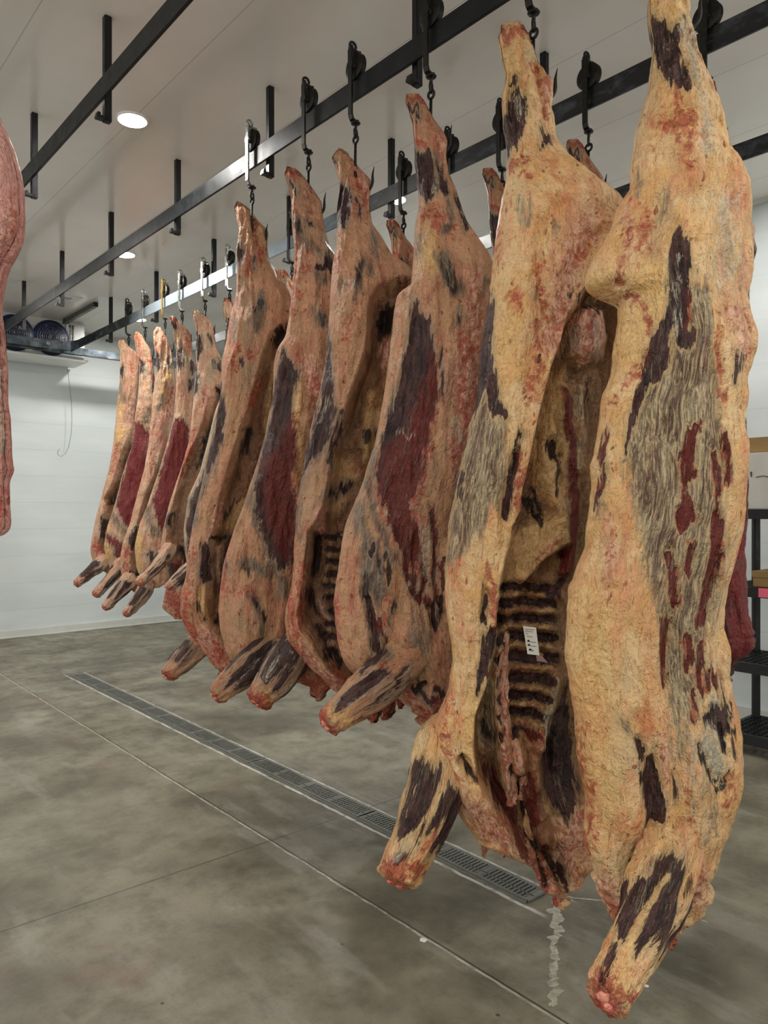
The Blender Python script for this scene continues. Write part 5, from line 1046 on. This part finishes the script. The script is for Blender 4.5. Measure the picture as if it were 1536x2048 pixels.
def build_shelf():
    xf, xb, y0, y1 = 4.22, 4.68, .98, 1.98
    t = tag(empty('storage_shelf', ((xf+xb)/2, (y0+y1)/2, 0)), 'black plastic shelving unit with gridded shelves against the right wall', 'shelf')
    dx, dy = (xb - xf) / 2, (y1 - y0) / 2
    for z in (1.36, .93, .51, .115):
        b = MB(); h = .055
        for s in (-1, 1): b.box((s * (dx - .012), 0, z - h / 2), (.024, 2 * dy, h)); b.box((0, s * (dy - .012), z - h / 2), (2 * dx, .024, h))
        for k in range(1, 12): b.box((-dx + k * 2 * dx / 12, 0, z - .008), (.008, 2 * dy - .03, .012))
        for k in range(1, 26): b.box((0, -dy + k * 2 * dy / 26, z - .008), (2 * dx - .03, .008, .012))
        b.build('shelf_deck', M['shelf'], t)
    for sx in (-1, 1):
        for sy in (-1, 1):
            b = MB(); x, y = sx * (dx - .03), sy * (dy - .03)
            for za, zb in ((0, .06), (.115, .455), (.51, .875), (.93, 1.305)): b.lathe([(.024, za), (.024, zb)], (x, y, 0), 'z', 16)
            b.build('post', M['shelf'], t, smooth=False)
    def box(name, c, d, mat, lab, rz=0, lid=None, extra=None):
        o = tag(empty(name, (c[0], c[1], c[2]), rz), lab, 'box')
        MB().box((0, 0, d[2] / 2), d).build('carton', M[mat], o, bevel=.003)
        if lid: MB().box((0, 0, d[2] - lid / 2 + .002), (d[0] + .008, d[1] + .008, lid)).build('lid', M[mat], o, bevel=.002)
        if extra: extra(o)
        return o
    def marks(o):
        m = MB(); x = -.172
        m.bar((x, .115, .19), (x, .115, .205), .004, .012, up=(1, 0, 0)); m.bar((x, .115, .176), (x, .115, .191), .004, .004, up=(1, 0, 0))
        m.build('printed_arrow', M['ink'], o); m = MB()
        for k in range(8): m.bar((x, .09 - k * .010, .172 + .008 * math.sin(k / 7 * 3.14)), (x, .09 - (k + 1) * .010, .172 + .008 * math.sin((k + 1) / 7 * 3.14)), .003, .005, up=(1, 0, 0))
        m.build('printed_mark', M['ink'], o)
    box('white_carton', (4.44, 1.70, 1.362), (.34, .46, .31), 'whitebox', 'large white carton with a small black mark on the top shelf', 0, None, marks)
    box('cardboard_box', (4.45, 1.74, 1.674), (.3, .36, .085), 'card', 'low brown cardboard box on top of the white carton', 0, None)
    box('cardboard_box', (4.40, 1.60, .932), (.30, .40, .085), 'card', 'flat tan cardboard box with a lid on the second shelf from the top', 0, .035)
    p = tag(empty('shelf_label', (xf - .002, 1.675, .905)), 'bright pink paper label on the edge of the second shelf from the top', 'label')
    MB().box((-.001, 0, 0), (.002, .16, .05)).build('label_sheet', M['pinkpaper'], p)

def build_tag_label():
    # paper tag lying on the ribs of the second side
    z = Z2 - .035; c = unproj(1064, 1288, z); t = tag(empty('paper_tag', Vector(c.tolist())), 'small white printed paper tag stuck to the ribs inside the second nearest beef side', 'paper tag')
    def P(u, v, dz=0): return Vector((unproj(u, v, z + dz) - c).tolist())
    q = [P(1046, 1252), P(1072, 1255), P(1079, 1311), P(1055, 1308)]
    f = Vector((SA, CA, 0)) * .0015
    m = MB(); m.add(q + [p + f for p in q], [(0, 1, 2, 3), (7, 6, 5, 4), (0, 4, 5, 1), (1, 5, 6, 2), (2, 6, 7, 3), (3, 7, 4, 0)]); m.build('tag_sheet', M['paper'], t)
    k = MB()
    for (u, v, du, h) in ((1055, 1281, 4, 3), (1056, 1289, 4, 2.5), (1058, 1299, 5, 4), (1064, 1301, 3, 2)):
        a = P(u, v, -.001); b = P(u + du, v + .6, -.001); k.bar(a, b, h / F * z, .0006, up=tuple(-Vector((SA, CA, 0))))
    for (u, v, du) in ((1053, 1272, 12), (1055, 1283, 17), (1055, 1291, 18), (1050, 1258, 18), (1050, 1262, 16), (1051, 1266, 6)):
        k.bar(P(u, v, -.001), P(u + du, v + 2, -.001), .8 / F * z, .0006, up=tuple(-Vector((SA, CA, 0))))
    k.build('printing', M['ink'], t)
    q = [P(1072, 1311, .004), P(1084, 1312, .004), P(1096, 1326, .02), P(1074, 1322, .02)]
    MB().add(q + [p + f for p in q], [(0, 1, 2, 3), (7, 6, 5, 4), (0, 4, 5, 1), (1, 5, 6, 2), (2, 6, 7, 3), (3, 7, 4, 0)]).build('tag_tail', M['pinktail'], t)

def shift_copy(src, u, X, dz, label, group):
    """another side of the same cut, hung further back"""
    o = copy_thing(src[0]); z, y = rail_point(u, X); z0, y0 = rail_point(src[1], src[2])
    o.location = Vector(src[0].location) + Vector((X - src[2], y - y0, dz))
    tag(o, label, 'carcass', group); return o

def main():
    make_materials()
    M['pinktail'] = simple('pale_pink_film', srgb(196, 160, 160), .4, 0, .05, 20, 0)
    t = NT('rail_steel_bright_middle'); p = t.pos(); x, y, z = t.sep(p); f = t.noise(t.vmath('MULTIPLY', p, (1, 1.6, 4)), 6, 6, .7)
    k = t.math('MULTIPLY', t.ss(y, 3.2, 4.0), t.ss(y, 5.9, 6.6, 1, 0))  # rail colour turns brighter along the middle of its length
    rb = t.math('ADD', k, t.math('SUBTRACT', f, .5), None, True)
    t.P(Base_Color=t.mix(rb, srgb(10, 14, 16), srgb(150, 162, 170)), Roughness=t.ss(f, .3, .7, .36, .5), Metallic=t.math('MULTIPLY', rb, .6)); M['railmix'] = t.m
    build_room(); build_rails(); build_lights(); build_evaporator(); build_drain(); build_floor_marks(); build_shelf()
    G2 = 'large beef sides of the front row'; G3 = 'beef sides of the far row'
    c1 = carcass(spec1(), 'nearest and largest beef side, creamy yellow with silvery dark flank, at the right', group=G2, seed=1)
    c2 = carcass(spec2(), 'yellow beef side showing open chest, striped ribs and a white tag', group=G2, seed=2)
    c3 = carcass(spec3(), 'tan beef side, long dark red flank, third from right in the front row', group=G2, seed=3)
    c4 = carcass(spec4(), 'tan open-chested beef side, black round opening up high, fourth from right in front row', group=G2, seed=4)
    c5 = carcass(spec5(), 'tan beef side with red flank between two open-chested tan sides in front row', group=G2, seed=5)
    c6 = carcass(spec6(), 'leftmost large beef side of the front row, narrow belly strip over dark chest', group=G2, seed=6)
    fl = ['farthest small beef side, leftmost, with narrow dark chest opening', 'small beef side with bright red flank, second from the left of the far row', 'small beef side with crumbly orange fat at its groin, third from the left', 'small beef side with deep red flank, fourth from the left of the far row', 'small beef side with dark open chest, fifth from the left of the far row', 'beef side almost hidden behind the leftmost large side, thin red leg end showing']
    fars = []
    for i, (u, sp) in enumerate(far_specs()):
        fars.append(carcass(sp, fl[i], group=G3, seed=10 + i))
    carcass(spec_right(), 'dark maroon beef side mostly hidden behind the nearest one, at the right', group=G3, seed=20)
    carcass(spec_pig(), 'smooth pink side of pork cut off by the left edge of the picture', seed=21, name='pork_side')
    s3 = (c3, 863, X_RAIL[2]); X = X_RAIL[3]
    shift_copy(s3, 1178, X, .03, 'beef side whose reddish leg end shows between the two nearest yellow sides', G3)
    shift_copy(s3, 1005, X, .07, 'beef side, only a sliver of red leg showing left of the open-chested yellow side', G3)
    #shift_copy(s3, 900, X, .0, 'beef side hidden behind the tan side with the outstretched foreleg', G3)
    shift_copy(s3, 808, X, .03, 'beef side with pink leg end showing left of the third large side', G3)
    shift_copy(s3, 585, X, .02, 'beef side with pale pink leg end showing between the two leftmost large sides', G3)
    build_tag_label()
    X2 = X_RAIL[2]; hooks = [(X2, 1350, 'iron', 'dark iron trolley and hook above the picture holding the nearest beef side', 0),
        (X2, 1068, 'iron', 'trolley with only ring and hook in view, above the open-chested yellow side', 0),
        (X2, 863, 'iron', 'dark iron trolley on the front rail at the top edge, above the third large side', 0),
        (X2, 712, 'iron', 'dark iron trolley on the front rail above the fourth large side', 0),
        (X2, 618, 'iron', 'dark iron trolley on the front rail above the fifth large side', 0),
        (X2, 505, 'bright', 'trolley with a bright steel strap on the front rail above the leftmost large side', 0),
        (X, 1415, 'iron', 'dark iron trolley at the top right, right of the nearest beef leg', 0),
        (X, 1178, 'iron', 'dark iron trolley on the far rail between the two nearest beef legs', 0),
        (X, 1005, 'iron', 'dark trolley wheel peeking out left of the open-chested yellow side leg', 0),
        (X, 900, 'iron', 'dark iron trolley on the far rail just right of the third large side leg', 0),
        (X, 808, 'iron', 'dark iron trolley on the far rail left of the third large side', 0),
        (X, 585, 'iron', 'grey trolley on the far rail between the two leftmost large legs', 0),
        (X, 460, 'bright', 'bright trolley nearest to the leftmost large side on the far rail', 0),
        (X, 411, 'bright', 'bright trolley fifth from the left on the far rail', 0),
        (X, 365, 'bright', 'bright trolley fourth from the left on the far rail', 0),
        (X, 331, 'gold', 'trolley with a brassy strap, third from the left on the far rail', 0),
        (X, 291, 'bright', 'bright thin trolley second from the left, beside a glowing ceiling light', 0),
        (X, 258, 'iron', 'leftmost and farthest trolley on the far rail', 0)]
    build_trolleys(hooks)
    o = make_trolley('iron', 'iron'); o.location = (X_RAIL[0], rail_point(-55, X_RAIL[0])[1], H_RAIL + .0885); tag(o, 'trolley and hook carrying the pink side of pork, left of the picture', 'hook trolley', 'rail trolleys with hooks')
    # camera
    cam = bpy.data.cameras.new('camera'); co = bpy.data.objects.new('camera', cam); COL.objects.link(co); SC.camera = co
    co.location = (0, 0, CH); co.rotation_euler = (math.pi / 2, 0, -AL)
    cam.sensor_fit = 'VERTICAL'; cam.sensor_height = 36.0; cam.lens = F / 2048 * 36.0; cam.clip_start = .02
    cam.shift_y = -(1024 - CY) / 2048.0
    w = bpy.data.worlds.new('world'); SC.world = w; w.use_nodes = True
    w.node_tree.nodes['Background'].inputs[0].default_value = (1.0, .975, .94, 1); w.node_tree.nodes['Background'].inputs[1].default_value = WORLD
    vs = SC.view_settings; vs.view_transform = 'Standard'; vs.look = 'None'; vs.exposure = EXPO; vs.gamma = 1; vs.use_curve_mapping = False
    SC.cycles.max_bounces = 5; SC.cycles.diffuse_bounces = 3; SC.cycles.glossy_bounces = 2; SC.cycles.use_adaptive_sampling = True; SC.cycles.adaptive_threshold = .03; SC.cycles.caustics_reflective = False; SC.cycles.caustics_refractive = False; SC.cycles.use_denoising = True
WORLD = 1.1; EXPO = 0.42
main()
